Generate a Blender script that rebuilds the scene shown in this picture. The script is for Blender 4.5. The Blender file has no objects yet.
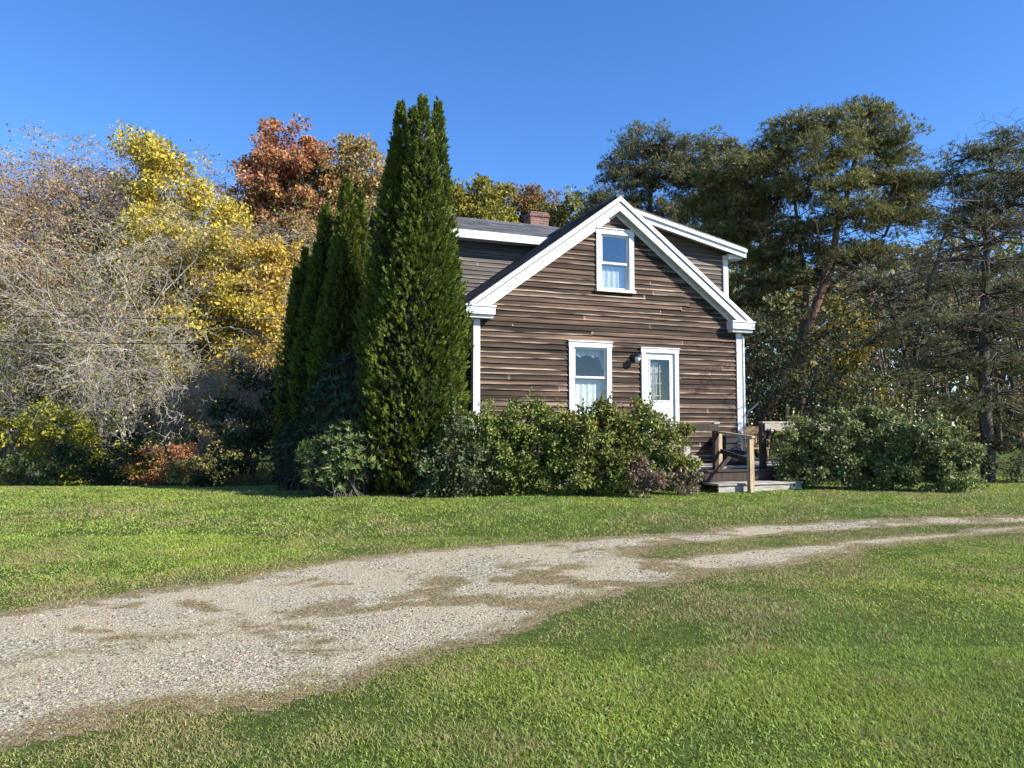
import bpy, math, random
import numpy as np

sc = bpy.context.scene
COL = sc.collection
RNG = np.random.default_rng(7)
F, HOR, CAMH = 750.0, 428.0, 1.5
PITCH = math.atan((HOR - 384) / F)
TH = 0.37                                   # how far the house is turned

# ------------------------------------------------------------------ helpers
def smooth(a, b, x):
    t = np.clip((np.asarray(x, float) - a) / (b - a), 0, 1)
    return t * t * (3 - 2 * t)

def gz(x, y):
    x = np.asarray(x, float); y = np.asarray(y, float)
    return (0.22 * smooth(4.5, 13.5, y) + 0.015 * np.sin(x * 0.9 + 0.6 * y) * np.sin(0.7 * y - 0.4 * x)
            + 0.008 * np.sin(2.3 * x + 1.1) * np.sin(1.9 * y) - 0.36 * smooth(15.5, 21.5, y) * smooth(-3.0, -7.0, x))

def ray(px, py):
    u = (px - 512) / F; v = (384 - py) / F
    c, s = math.cos(PITCH), math.sin(PITCH)
    return np.array([u, c - s * v, s + c * v])

def at(px, py, Y):
    d = ray(px, py)
    return np.array([0, 0, CAMH]) + d * (Y / d[1])

def ground_at(px, py):
    d = ray(px, py); lo, hi = 0.5, 80.0
    for _ in range(50):
        m = (lo + hi) / 2
        p = np.array([0, 0, CAMH]) + d * m
        if p[2] > gz(p[0], p[1]): lo = m
        else: hi = m
    return p

_tab = np.random.default_rng(3).random((64, 64))
def vnoise(x, y):
    x = np.asarray(x, float); y = np.asarray(y, float)
    xi = np.floor(x).astype(int); yi = np.floor(y).astype(int)
    fx = x - xi; fy = y - yi
    fx = fx * fx * (3 - 2 * fx); fy = fy * fy * (3 - 2 * fy)
    g = lambda a, b: _tab[a % 64, b % 64]
    return (g(xi, yi) * (1 - fx) + g(xi + 1, yi) * fx) * (1 - fy) + (g(xi, yi + 1) * (1 - fx) + g(xi + 1, yi + 1) * fx) * fy

def fbm(x, y, o=4):
    s = 0; a = 0.5
    x = np.asarray(x, float); y = np.asarray(y, float)
    for i in range(o):
        c_, s_ = math.cos(0.6 + 0.9 * i), math.sin(0.6 + 0.9 * i)
        s = s + a * vnoise((c_ * x - s_ * y) * 2 ** i + 17 * i, (s_ * x + c_ * y) * 2 ** i + 9 * i); a /= 2
    return s / (1 - 0.5 ** o)

def unit(v):
    v = np.asarray(v, float)
    return v / np.maximum(np.linalg.norm(v, axis=-1, keepdims=True), 1e-9)

class MB:
    """Collects vertices and faces, builds one mesh."""
    def __init__(self):
        self.v = []; self.f = {}; self.c = []; self.n = 0; self.hasc = False
    def add(self, V, Fs, col=None):
        V = np.asarray(V, float).reshape(-1, 3); Fs = np.asarray(Fs, int)
        self.v.append(V); self.f.setdefault(Fs.shape[1], []).append(Fs + self.n)
        if col is None: c = np.ones((len(V), 3)) * 0.5
        else:
            self.hasc = True
            c = np.broadcast_to(np.asarray(col, float), (len(V), 3)).copy()
        self.c.append(c); self.n += len(V)
    def box(self, a, b, col=None):
        x0, y0, z0 = a; x1, y1, z1 = b
        self.add([(x0, y0, z0), (x1, y0, z0), (x1, y1, z0), (x0, y1, z0), (x0, y0, z1), (x1, y0, z1), (x1, y1, z1), (x0, y1, z1)],
                 [(3, 2, 1, 0), (4, 5, 6, 7), (0, 1, 5, 4), (1, 2, 6, 5), (2, 3, 7, 6), (3, 0, 4, 7)], col)
    def bar(self, p, q, w, h, up=(0, 0, 1), col=None):
        p = np.array(p, float); q = np.array(q, float)
        d = unit(q - p); s = unit(np.cross(d, up)); u = np.cross(s, d)
        V = [e + sx * s * w / 2 + su * u * h / 2 for e in (p, q) for sx, su in ((-1, -1), (1, -1), (1, 1), (-1, 1))]
        self.add(V, [(0, 1, 2, 3), (7, 6, 5, 4), (0, 4, 5, 1), (1, 5, 6, 2), (2, 6, 7, 3), (3, 7, 4, 0)], col)
    def extrude(self, poly, d0, d1, fn, col=None):
        """2-D polygon (a, z) swept between d0 and d1; fn(a, d, z) -> xyz"""
        n = len(poly)
        V = [fn(a, d0, z) for a, z in poly] + [fn(a, d1, z) for a, z in poly]
        self.add(V, [(i, (i + 1) % n, n + (i + 1) % n, n + i) for i in range(n)], col)
        self.add(V, [tuple(range(n - 1, -1, -1)), tuple(range(n, 2 * n))], col)
    def tube(self, pts, radii, sides=8, col=None):
        pts = np.asarray(pts, float); n = len(pts)
        rings = []
        for i in range(n):
            d = unit(pts[min(i + 1, n - 1)] - pts[max(i - 1, 0)])
            ref = np.array([1, 0, 0]) if abs(d[2]) > 0.8 else np.array([0, 0, 1.0])
            s = unit(np.cross(d, ref)); u = np.cross(s, d)
            a = np.arange(sides) * 2 * math.pi / sides
            rings.append(pts[i] + radii[i] * (np.cos(a)[:, None] * s + np.sin(a)[:, None] * u))
        V = np.concatenate(rings)
        Fs = [(i * sides + k, i * sides + (k + 1) % sides, (i + 1) * sides + (k + 1) % sides, (i + 1) * sides + k)
              for i in range(n - 1) for k in range(sides)]
        self.add(V, Fs, col)
        self.add(V, [tuple(range(sides))[::-1], tuple(range((n - 1) * sides, n * sides))], col)
    def lathe(self, prof, c, sides=16, col=None):
        V = []
        for r, z in prof:
            for k in range(sides):
                a = 2 * math.pi * k / sides
                V.append((c[0] + r * math.cos(a), c[1] + r * math.sin(a), c[2] + z))
        Fs = [(i * sides + k, i * sides + (k + 1) % sides, (i + 1) * sides + (k + 1) % sides, (i + 1) * sides + k)
              for i in range(len(prof) - 1) for k in range(sides)]
        self.add(V, Fs, col)
    def sticks(self, P, Q, r0, r1, sides=3, col=None):
        """many thin tapered twigs at once"""
        P = np.asarray(P, float); Q = np.asarray(Q, float); n = len(P)
        if n == 0: return
        d = unit(Q - P)
        ref = np.where(np.abs(d[:, 2:3]) > 0.8, np.array([[1.0, 0, 0]]), np.array([[0, 0, 1.0]]))
        s = unit(np.cross(d, ref)); u = np.cross(s, d)
        V = np.empty((n, 2 * sides, 3))
        for k in range(sides):
            a = 2 * math.pi * k / sides
            o = math.cos(a) * s + math.sin(a) * u
            V[:, k] = P + o * np.asarray(r0).reshape(-1, 1)
            V[:, sides + k] = Q + o * np.asarray(r1).reshape(-1, 1)
        base = (np.arange(n) * 2 * sides)[:, None]
        q = np.concatenate([np.stack([base[:, 0] + k, base[:, 0] + (k + 1) % sides, base[:, 0] + sides + (k + 1) % sides, base[:, 0] + sides + k], 1) for k in range(sides)])
        c = None
        if col is not None:
            c = np.broadcast_to(np.asarray(col, float).reshape(-1, 1, 3) if np.asarray(col).ndim == 2 else np.asarray(col, float), (n, 2 * sides, 3)).reshape(-1, 3)
        self.add(V.reshape(-1, 3), q, c)
    def leaves(self, C, axis, nrm, L, W, col):
        """kite-shaped leaves: base C, pointing along axis, facing nrm"""
        n = len(C); axis = unit(axis); s = unit(np.cross(axis, nrm)); nn = np.cross(s, axis)
        L = np.asarray(L).reshape(-1, 1); W = np.asarray(W).reshape(-1, 1)
        V = np.empty((n, 4, 3))
        V[:, 0] = C; V[:, 2] = C + axis * L
        V[:, 1] = C + axis * L * 0.45 + s * W / 2 + nn * W * 0.12
        V[:, 3] = C + axis * L * 0.45 - s * W / 2 + nn * W * 0.12
        self.add(V.reshape(-1, 3), np.arange(4 * n).reshape(n, 4), np.repeat(col, 4, 0))
    def build(self, name, mat, parent=None, smooth_shade=False, loc=None):
        me = bpy.data.meshes.new(name)
        V = np.concatenate(self.v)
        polys = [np.concatenate(x) for x in self.f.values()]
        loops = np.concatenate([p.ravel() for p in polys]).astype(np.int32)
        tot = np.concatenate([np.full(len(p), p.shape[1]) for p in polys]).astype(np.int32)
        start = np.concatenate([[0], np.cumsum(tot)[:-1]]).astype(np.int32)
        me.vertices.add(len(V)); me.vertices.foreach_set('co', V.astype(np.float32).ravel())
        me.loops.add(len(loops)); me.loops.foreach_set('vertex_index', loops)
        me.polygons.add(len(tot)); me.polygons.foreach_set('loop_start', start); me.polygons.foreach_set('loop_total', tot)
        me.polygons.foreach_set('use_smooth', np.full(len(tot), bool(smooth_shade)))
        if self.hasc:
            at_ = me.attributes.new('col', 'FLOAT_COLOR', 'POINT')
            c = np.concatenate(self.c); c4 = np.ones((len(c), 4), np.float32); c4[:, :3] = c
            at_.data.foreach_set('color', c4.ravel())
        me.update(calc_edges=True)
        if mat: me.materials.append(mat)
        o = bpy.data.objects.new(name, me); COL.objects.link(o)
        if parent: o.parent = parent
        if loc is not None: o.location = loc
        return o

def tag(o, label=None, cat=None, group=None, kind=None):
    if label: o['label'] = label
    if cat: o['category'] = cat
    if group: o['group'] = group
    if kind: o['kind'] = kind
    return o

def empty(name, loc, rz=0.0):
    o = bpy.data.objects.new(name, None); COL.objects.link(o)
    o.location = loc; o.rotation_euler.z = rz; o.empty_display_size = 0.3
    return o

# ------------------------------------------------------------------ materials
def mat(name):
    m = bpy.data.materials.new(name); m.use_nodes = True
    nt = m.node_tree; nt.nodes.clear()
    out = nt.nodes.new('ShaderNodeOutputMaterial')
    return m, nt, out
def N(nt, typ, **kw):
    n = nt.nodes.new(typ)
    for k, v in kw.items():
        if k in n.inputs: n.inputs[k].default_value = v
        else: setattr(n, k, v)
    return n
def L(nt, a, b): nt.links.new(a, b)
def ramp(nt, stops, fac):
    r = nt.nodes.new('ShaderNodeValToRGB')
    e = r.color_ramp.elements
    while len(e) < len(stops): e.new(0.5)
    for el, (p, c) in zip(e, stops):
        el.position = p; el.color = (*c, 1)
    L(nt, fac, r.inputs[0]); return r
def noise(nt, scale, detail=4, rough=0.55, vec=None):
    n = N(nt, 'ShaderNodeTexNoise', Scale=scale, Detail=detail, Roughness=rough)
    if vec is not None: L(nt, vec, n.inputs['Vector'])
    return n
def objvec(nt, scale=(1, 1, 1)):
    tc = nt.nodes.new('ShaderNodeTexCoord'); mp = nt.nodes.new('ShaderNodeMapping')
    mp.inputs['Scale'].default_value = scale
    L(nt, tc.outputs['Object'], mp.inputs[0]); return mp.outputs[0]
def mixc(nt, fac, a, b, mode='MIX'):
    n = nt.nodes.new('ShaderNodeMix'); n.data_type = 'RGBA'; n.blend_type = mode
    for s, v in ((n.inputs[0], fac), (n.inputs[6], a), (n.inputs[7], b)):
        if hasattr(v, 'is_linked'): L(nt, v, s)
        elif isinstance(v, (int, float)): s.default_value = v
        else: s.default_value = (*v, 1)
    return n.outputs[2]
def bump(nt, h, strength=0.4, dist=0.02):
    b = N(nt, 'ShaderNodeBump', Strength=strength, Distance=dist)
    L(nt, h, b.inputs['Height']); return b.outputs[0]

def leaf_mat(name, trans=0.3, rough=0.6, spec=0.25, var=6.0):
    m, nt, out = mat(name)
    a = N(nt, 'ShaderNodeAttribute', attribute_name='col')
    n = noise(nt, var, 2, 0.5, objvec(nt))
    r = ramp(nt, [(0.3, (0.85, 0.85, 0.85)), (0.7, (1.15, 1.12, 1.05))], n.outputs[0])
    c = mixc(nt, 1.0, a.outputs['Color'], r.outputs[0], 'MULTIPLY')
    p = N(nt, 'ShaderNodeBsdfPrincipled', Roughness=rough)
    p.inputs['Specular IOR Level'].default_value = spec
    L(nt, c, p.inputs['Base Color'])
    t = nt.nodes.new('ShaderNodeBsdfTranslucent'); L(nt, c, t.inputs['Color'])
    mx = N(nt, 'ShaderNodeMixShader', Fac=trans)
    L(nt, p.outputs[0], mx.inputs[1]); L(nt, t.outputs[0], mx.inputs[2]); L(nt, mx.outputs[0], out.inputs[0])
    return m
def plain(name, base, rough=0.7, var=0.15, scale=8, bmp=0.0, spec=0.4, vec=(1, 1, 1), metal=0):
    m, nt, out = mat(name)
    n = noise(nt, scale, 5, 0.6, objvec(nt, vec))
    lo = tuple(c * (1 - var * 1.6) for c in base); hi = tuple(min(1, c * (1 + var)) for c in base)
    r = ramp(nt, [(0.32, lo), (0.62, hi)], n.outputs[0])
    p = N(nt, 'ShaderNodeBsdfPrincipled', Roughness=rough, Metallic=metal)
    p.inputs['Specular IOR Level'].default_value = spec
    L(nt, r.outputs[0], p.inputs['Base Color'])
    if bmp: L(nt, bump(nt, n.outputs[0], bmp), p.inputs['Normal'])
    L(nt, p.outputs[0], out.inputs[0]); return m

M_LEAF = leaf_mat('leaf', 0.32, 0.65, 0.2)
M_GLOSSY = leaf_mat('glossy_leaf', 0.22, 0.5, 0.3)
M_NEEDLE = leaf_mat('needle', 0.2, 0.6, 0.25)
M_GRASS = leaf_mat('grass_blade', 0.4, 0.5, 0.3, 1.5)

def bark_mat(name, a, b):
    m, nt, out = mat(name)
    n = noise(nt, 9, 6, 0.65, objvec(nt, (1, 1, 0.25)))
    r = ramp(nt, [(0.3, a), (0.7, b)], n.outputs[0])
    p = N(nt, 'ShaderNodeBsdfPrincipled', Roughness=0.9)
    p.inputs['Specular IOR Level'].default_value = 0.15
    L(nt, r.outputs[0], p.inputs['Base Color']); L(nt, bump(nt, n.outputs[0], 0.8, 0.03), p.inputs['Normal'])
    L(nt, p.outputs[0], out.inputs[0]); return m
M_BARK_GREY = bark_mat('grey_bark', (0.17, 0.15, 0.13), (0.42, 0.39, 0.35))
M_BARK_PALE = bark_mat('pale_twig_bark', (0.22, 0.19, 0.15), (0.54, 0.49, 0.42))
M_BARK_BROWN = bark_mat('brown_twig_bark', (0.20, 0.155, 0.115), (0.46, 0.38, 0.29))
M_BARK_DARK = bark_mat('dark_bark', (0.035, 0.028, 0.022), (0.13, 0.11, 0.09))
M_BARK_RED = bark_mat('reddish_pine_bark', (0.06, 0.04, 0.028), (0.24, 0.15, 0.10))
M_BARK_WHITE = bark_mat('bleached_bark', (0.5, 0.47, 0.42), (0.8, 0.77, 0.7))

def siding_mat():
    m, nt, out = mat('weathered_clapboard')
    a = N(nt, 'ShaderNodeAttribute', attribute_name='col')
    sep = nt.nodes.new('ShaderNodeSeparateColor'); L(nt, a.outputs['Color'], sep.inputs[0])
    n1 = noise(nt, 1.0, 6, 0.62, objvec(nt, (0.42, 0.42, 19)))
    n2 = noise(nt, 1.0, 5, 0.7, objvec(nt, (5, 5, 130)))
    n3 = noise(nt, 1.0, 3, 0.6, objvec(nt, (1.1, 1.1, 13)))
    # per board tone (red channel), streaked by the grain
    base = ramp(nt, [(0.0, (0.015, 0.0105, 0.008)), (0.45, (0.046, 0.0325, 0.0245)), (0.75, (0.09, 0.065, 0.05)), (1.0, (0.19, 0.145, 0.113))], sep.outputs[0])
    st = ramp(nt, [(0.30, (0.28, 0.26, 0.25)), (0.5, (0.95, 0.91, 0.88)), (0.70, (3.0, 2.6, 2.25))], n1.outputs[0])
    c = mixc(nt, 1.0, base.outputs[0], st.outputs[0], 'MULTIPLY')
    g = ramp(nt, [(0.3, (0.6, 0.6, 0.6)), (0.7, (1.3, 1.3, 1.3))], n2.outputs[0])
    c = mixc(nt, 0.8, c, g.outputs[0], 'MULTIPLY')
    # worn, bleached lower edge of the board (green channel)
    w = N(nt, 'ShaderNodeMath', operation='MULTIPLY'); L(nt, sep.outputs[1], w.inputs[0])
    wr = ramp(nt, [(0.40, (0, 0, 0)), (0.58, (1, 1, 1))], n3.outputs[0]); L(nt, wr.outputs[0], w.inputs[1])
    c = mixc(nt, w.outputs[0], c, (0.50, 0.375, 0.27))
    # bleached grey walls (blue channel)
    c = mixc(nt, sep.outputs[2], c, mixc(nt, n1.outputs[0], (0.05, 0.047, 0.044), (0.27, 0.26, 0.245)))
    p = N(nt, 'ShaderNodeBsdfPrincipled', Roughness=0.85)
    p.inputs['Specular IOR Level'].default_value = 0.2
    L(nt, c, p.inputs['Base Color']); L(nt, bump(nt, n1.outputs[0], 0.55, 0.012), p.inputs['Normal'])
    L(nt, p.outputs[0], out.inputs[0]); return m
M_SIDING = siding_mat()

def shingle_mat():
    m, nt, out = mat('asphalt_shingle')
    br = N(nt, 'ShaderNodeTexBrick', Scale=1.0)
    br.offset = 0.5
    for k, v in (('Color1', (0.06, 0.062, 0.068, 1)), ('Color2', (0.14, 0.145, 0.158, 1)), ('Mortar', (0.03, 0.03, 0.033, 1)),
                 ('Mortar Size', 0.008), ('Brick Width', 0.3), ('Row Height', 0.14), ('Bias', 0.0)): br.inputs[k].default_value = v
    tc = nt.nodes.new('ShaderNodeTexCoord'); sx = nt.nodes.new('ShaderNodeSeparateXYZ'); cx = nt.nodes.new('ShaderNodeCombineXYZ')
    L(nt, tc.outputs['Object'], sx.inputs[0])
    ad = N(nt, 'ShaderNodeMath', operation='ADD'); L(nt, sx.outputs[0], ad.inputs[0]); L(nt, sx.outputs[1], ad.inputs[1])
    ml = N(nt, 'ShaderNodeMath', operation='MULTIPLY'); L(nt, sx.outputs[2], ml.inputs[0]); ml.inputs[1].default_value = 1.7
    L(nt, ad.outputs[0], cx.inputs[0]); L(nt, ml.outputs[0], cx.inputs[1]); L(nt, cx.outputs[0], br.inputs['Vector'])
    n = noise(nt, 60, 4, 0.7, objvec(nt))
    g = ramp(nt, [(0.3, (0.55, 0.55, 0.55)), (0.7, (1.5, 1.5, 1.5))], n.outputs[0])
    c = mixc(nt, 1.0, br.outputs[0], g.outputs[0], 'MULTIPLY')
    p = N(nt, 'ShaderNodeBsdfPrincipled', Roughness=0.85); L(nt, c, p.inputs['Base Color'])
    L(nt, bump(nt, n.outputs[0], 0.4, 0.01), p.inputs['Normal']); L(nt, p.outputs[0], out.inputs[0]); return m
M_ROOF = shingle_mat()

def white_mat():
    m, nt, out = mat('white_paint')
    n = noise(nt, 2.2, 6, 0.7, objvec(nt)); n2 = noise(nt, 30, 4, 0.6, objvec(nt, (1, 1, 0.3)))
    r = ramp(nt, [(0.28, (0.54, 0.54, 0.53)), (0.5, (0.645, 0.65, 0.655))], n.outputs[0])
    r2 = ramp(nt, [(0.30, (0.72, 0.70, 0.66)), (0.46, (1, 1, 1))], n2.outputs[0])
    p = N(nt, 'ShaderNodeBsdfPrincipled', Roughness=0.5)
    L(nt, mixc(nt, 0.8, r.outputs[0], r2.outputs[0], 'MULTIPLY'), p.inputs['Base Color'])
    L(nt, p.outputs[0], out.inputs[0]); return m
M_WHITE = white_mat()

def brick_mat():
    m, nt, out = mat('chimney_brick')
    tc = nt.nodes.new('ShaderNodeTexCoord'); sx = nt.nodes.new('ShaderNodeSeparateXYZ'); cx = nt.nodes.new('ShaderNodeCombineXYZ')
    L(nt, tc.outputs['Object'], sx.inputs[0])
    ad = N(nt, 'ShaderNodeMath', operation='ADD'); L(nt, sx.outputs[0], ad.inputs[0]); L(nt, sx.outputs[1], ad.inputs[1])
    L(nt, ad.outputs[0], cx.inputs[0]); L(nt, sx.outputs[2], cx.inputs[1])
    br = N(nt, 'ShaderNodeTexBrick', Scale=1.0); L(nt, cx.outputs[0], br.inputs['Vector'])
    for k, v in (('Color1', (0.10, 0.045, 0.032, 1)), ('Color2', (0.20, 0.085, 0.06, 1)), ('Mortar', (0.20, 0.18, 0.16, 1)),
                 ('Mortar Size', 0.008), ('Brick Width', 0.21), ('Row Height', 0.075)): br.inputs[k].default_value = v
    p = N(nt, 'ShaderNodeBsdfPrincipled', Roughness=0.9); L(nt, br.outputs[0], p.inputs['Base Color'])
    L(nt, p.outputs[0], out.inputs[0]); return m
M_BRICK = brick_mat()

def glass_mat(refl=0.085):
    m, nt, out = mat('window_glass')
    t = nt.nodes.new('ShaderNodeBsdfTransparent'); t.inputs[0].default_value = (0.92, 0.95, 0.95, 1)
    g = N(nt, 'ShaderNodeBsdfGlossy', Roughness=0.02)
    mx = N(nt, 'ShaderNodeMixShader', Fac=refl)
    L(nt, t.outputs[0], mx.inputs[1]); L(nt, g.outputs[0], mx.inputs[2]); L(nt, mx.outputs[0], out.inputs[0]); return m
M_GLASS = glass_mat(0.045)
M_GLASS_BRIGHT = glass_mat(0.14)

def curtain_mat():
    m, nt, out = mat('lace_curtain')
    w = N(nt, 'ShaderNodeTexNoise', Scale=28.0, Detail=3.0); L(nt, objvec(nt, (1, 1, 1)), w.inputs['Vector'])
    r = ramp(nt, [(0.35, (0.6, 0.61, 0.62)), (0.6, (0.82, 0.82, 0.80))], w.outputs[0])
    d = nt.nodes.new('ShaderNodeBsdfDiffuse'); L(nt, r.outputs[0], d.inputs[0])
    t = nt.nodes.new('ShaderNodeBsdfTranslucent'); L(nt, r.outputs[0], t.inputs[0])
    mx = N(nt, 'ShaderNodeMixShader', Fac=0.3); L(nt, d.outputs[0], mx.inputs[1]); L(nt, t.outputs[0], mx.inputs[2])
    L(nt, mx.outputs[0], out.inputs[0]); return m
M_CURTAIN = curtain_mat()
M_ROOM = plain('dark_interior', (0.10, 0.09, 0.08), 0.9, 0.1)  # dark base colour paints in the gloom of the unlit rooms
M_CONCRETE = plain('foundation_concrete', (0.28, 0.27, 0.25), 0.9, 0.2, 5, 0.3)
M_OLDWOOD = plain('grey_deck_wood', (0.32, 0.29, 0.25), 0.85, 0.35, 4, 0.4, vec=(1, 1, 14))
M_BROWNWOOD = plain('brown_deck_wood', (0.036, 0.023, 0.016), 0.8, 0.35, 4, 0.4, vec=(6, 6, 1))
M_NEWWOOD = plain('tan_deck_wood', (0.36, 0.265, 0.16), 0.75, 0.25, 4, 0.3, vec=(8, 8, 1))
M_WICKER = plain('tan_chair_wood', (0.50, 0.32, 0.15), 0.6, 0.25, 10, 0.3)
M_BLACK = plain('black_metal', (0.018, 0.018, 0.02), 0.4, 0.2)
M_STEEL = plain('brushed_metal', (0.55, 0.55, 0.55), 0.3, 0.1, metal=0.9)
M_CERAMIC = plain('white_glaze', (0.8, 0.8, 0.78), 0.25, 0.05)
M_CLOTH = plain('dark_fabric', (0.03, 0.03, 0.035), 0.9, 0.3, 12, 0.5)
M_WIRE = plain('black_wire', (0.02, 0.02, 0.02), 0.6, 0.1)
M_GLOBE = plain('lamp_glass', (0.75, 0.78, 0.8), 0.1, 0.05, spec=0.8)

# ------------------------------------------------------------------ driveway shape on the ground
def gcurve(pts, left=None, right=None):
    P = np.array([ground_at(*p)[:2] for p in pts]); P = P[np.argsort(P[:, 0])]
    a, b = P[0], P[-1]
    l = [a[0] - 30, a[1] + (left if left is not None else -6)]
    r = [b[0] + 30, b[1] + (right if right is not None else 4)]
    return np.vstack([l, P, r])
UP = gcurve([(0, 615), (80, 604), (160, 592), (250, 578), (340, 563), (450, 551), (512, 546), (602, 540), (727, 530), (837, 522), (962, 518), (1024, 516)], left=-5)
LO = gcurve([(0, 735), (100, 708), (230, 690), (350, 668), (420, 646), (512, 620), (562, 603), (647, 582), (762, 562), (912, 541), (1024, 529)], left=-18)
S1 = gcurve([(560, 551), (662, 543), (762, 534), (860, 527), (947, 523), (1024, 520)])
S2 = gcurve([(560, 551), (662, 563), (762, 552), (812, 548), (947, 535), (1024, 528)])
for c in (UP, LO, S1, S2):                       # far beyond the frame everything runs parallel
    c[-1, 1] = c[-2, 1] + 30 * 0.10
S1[0, 1] = S1[1, 1]; S2[0, 1] = S2[1, 1]

def drive_mask(x, y):
    """0 = lawn, 1 = bare gravel"""
    x = np.asarray(x, float); y = np.asarray(y, float)
    w1 = (fbm(x * 0.9, y * 1.6) - 0.5) * 0.9 + (fbm(x * 4, y * 6 + 40) - 0.5) * 0.35
    yu = np.interp(x, UP[:, 0], UP[:, 1]); yl = np.interp(x, LO[:, 0], LO[:, 1])
    e = np.clip(0.62 - 0.038 * y, 0.2, 0.5)
    w1 = w1 + (fbm(x * 9, y * 13 + 80, 3) - 0.5) * 0.5
    m = smooth(-e, e, yu - y + w1 * 1.5 * e) * smooth(-e, e, y - yl + w1 * 1.5 * e)
    a = np.interp(x, S1[:, 0], S1[:, 1]); b = np.interp(x, S2[:, 0], S2[:, 1])
    h = (a - b) / 2; c = (a + b) / 2
    s = smooth(0.0, 0.22, h + 0.06 - np.abs(y - c) + w1 * 0.25) * smooth(S1[1, 0], S1[1, 0] + 1.2, x)
    m = m * (1 - 0.95 * s)
    # a band of thatch and earth runs on between the tracks further left
    cl = np.interp(x, [-6, -2, 0.5, S1[1, 0] + 0.4], [0.47, 0.47, 0.47, 0.5]) ; cy = yl + (yu - yl) * cl
    band = smooth(0.75, 0.1, np.abs(y - cy + (w1 * 0.5)) / np.interp(x, [-5, S1[1, 0]], [0.55, 0.75])) * smooth(-5.5, -1.0, x) * smooth(S1[1, 0] + 1.2, S1[1, 0], x)
    m = m * (1 - 0.72 * band * smooth(0.36, 0.52, fbm(x * 3.1 + 2, y * 4.6 + 9)))
    # dry tufts between the tracks further left
    t = fbm(x * 1.3 + 5, y * 2.4 + 3)
    t = t + (fbm(x * 7 + 11, y * 10, 3) - 0.5) * 0.30
    m = m * (1 - 0.75 * smooth(0.54, 0.72, t))
    return m

# ------------------------------------------------------------------ ground
def axis(a, b, step, far):
    core = np.arange(a, b + step / 2, step)
    out = step * 1.35 ** np.arange(1, 40); out = np.cumsum(out); out = out[out < far]
    return np.concatenate([(a - out)[::-1], core, b + out])
def grid(name, xs, ys, zoff, mask=None, material=None, attr=None):
    X, Y = np.meshgrid(xs, ys); Z = gz(X, Y) + zoff
    nx, ny = len(xs), len(ys)
    idx = np.arange(nx * ny).reshape(ny, nx)
    q = np.stack([idx[:-1, :-1], idx[:-1, 1:], idx[1:, 1:], idx[1:, :-1]], -1).reshape(-1, 4)
    V = np.stack([X, Y, Z], -1).reshape(-1, 3)
    col = None
    if attr is not None:
        a = attr(X.ravel(), Y.ravel()); col = np.stack([a, a, a], -1)
    if mask is not None:
        mk = mask(X.ravel(), Y.ravel()); q = q[mk[q].max(1) > 0]
        used = np.unique(q); remap = np.full(len(V), -1); remap[used] = np.arange(len(used))
        V = V[used]; q = remap[q]; col = col[used] if col is not None else None
    mb = MB(); mb.add(V, q, col)
    return mb.build(name, material, smooth_shade=True)

def ground_mat():
    m, nt, out = mat('lawn_soil')
    n1 = noise(nt, 0.5, 6, 0.6, objvec(nt)); n2 = noise(nt, 14, 5, 0.7, objvec(nt)); n3 = noise(nt, 90, 3, 0.7, objvec(nt))
    a = ramp(nt, [(0.3, (0.045, 0.075, 0.016)), (0.55, (0.075, 0.11, 0.022)), (0.75, (0.10, 0.105, 0.035))], n1.outputs[0])
    b = ramp(nt, [(0.3, (0.45, 0.45, 0.4)), (0.7, (1.4, 1.35, 1.3))], n2.outputs[0])
    c = mixc(nt, 1.0, a.outputs[0], b.outputs[0], 'MULTIPLY')
    d = ramp(nt, [(0.35, (0.5, 0.5, 0.5)), (0.65, (1.4, 1.4, 1.4))], n3.outputs[0])
    c = mixc(nt, 0.8, c, d.outputs[0], 'MULTIPLY')
    at_ = N(nt, 'ShaderNodeAttribute', attribute_name='col')
    n4 = noise(nt, 34, 6, 0.8, objvec(nt))
    earth = ramp(nt, [(0.33, (0.075, 0.058, 0.03)), (0.5, (0.21, 0.165, 0.095)), (0.66, (0.42, 0.34, 0.22))], n4.outputs[0])
    c = mixc(nt, at_.outputs['Fac'], c, earth.outputs[0])
    p = N(nt, 'ShaderNodeBsdfPrincipled', Roughness=0.95); p.inputs['Specular IOR Level'].default_value = 0.1
    L(nt, c, p.inputs['Base Color']); L(nt, bump(nt, n3.outputs[0], 0.8, 0.03), p.inputs['Normal']); L(nt, p.outputs[0], out.inputs[0]); return m
g_ob = grid('ground', axis(-13, 14, 0.11, 420), axis(0.5, 13.5, 0.11, 420), 0.0, material=ground_mat(), attr=lambda x, y: smooth(0.01, 0.16, drive_mask(x, y)))
tag(g_ob, 'wide flat green lawn in front of the brown house', 'ground', kind='structure')

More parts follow.
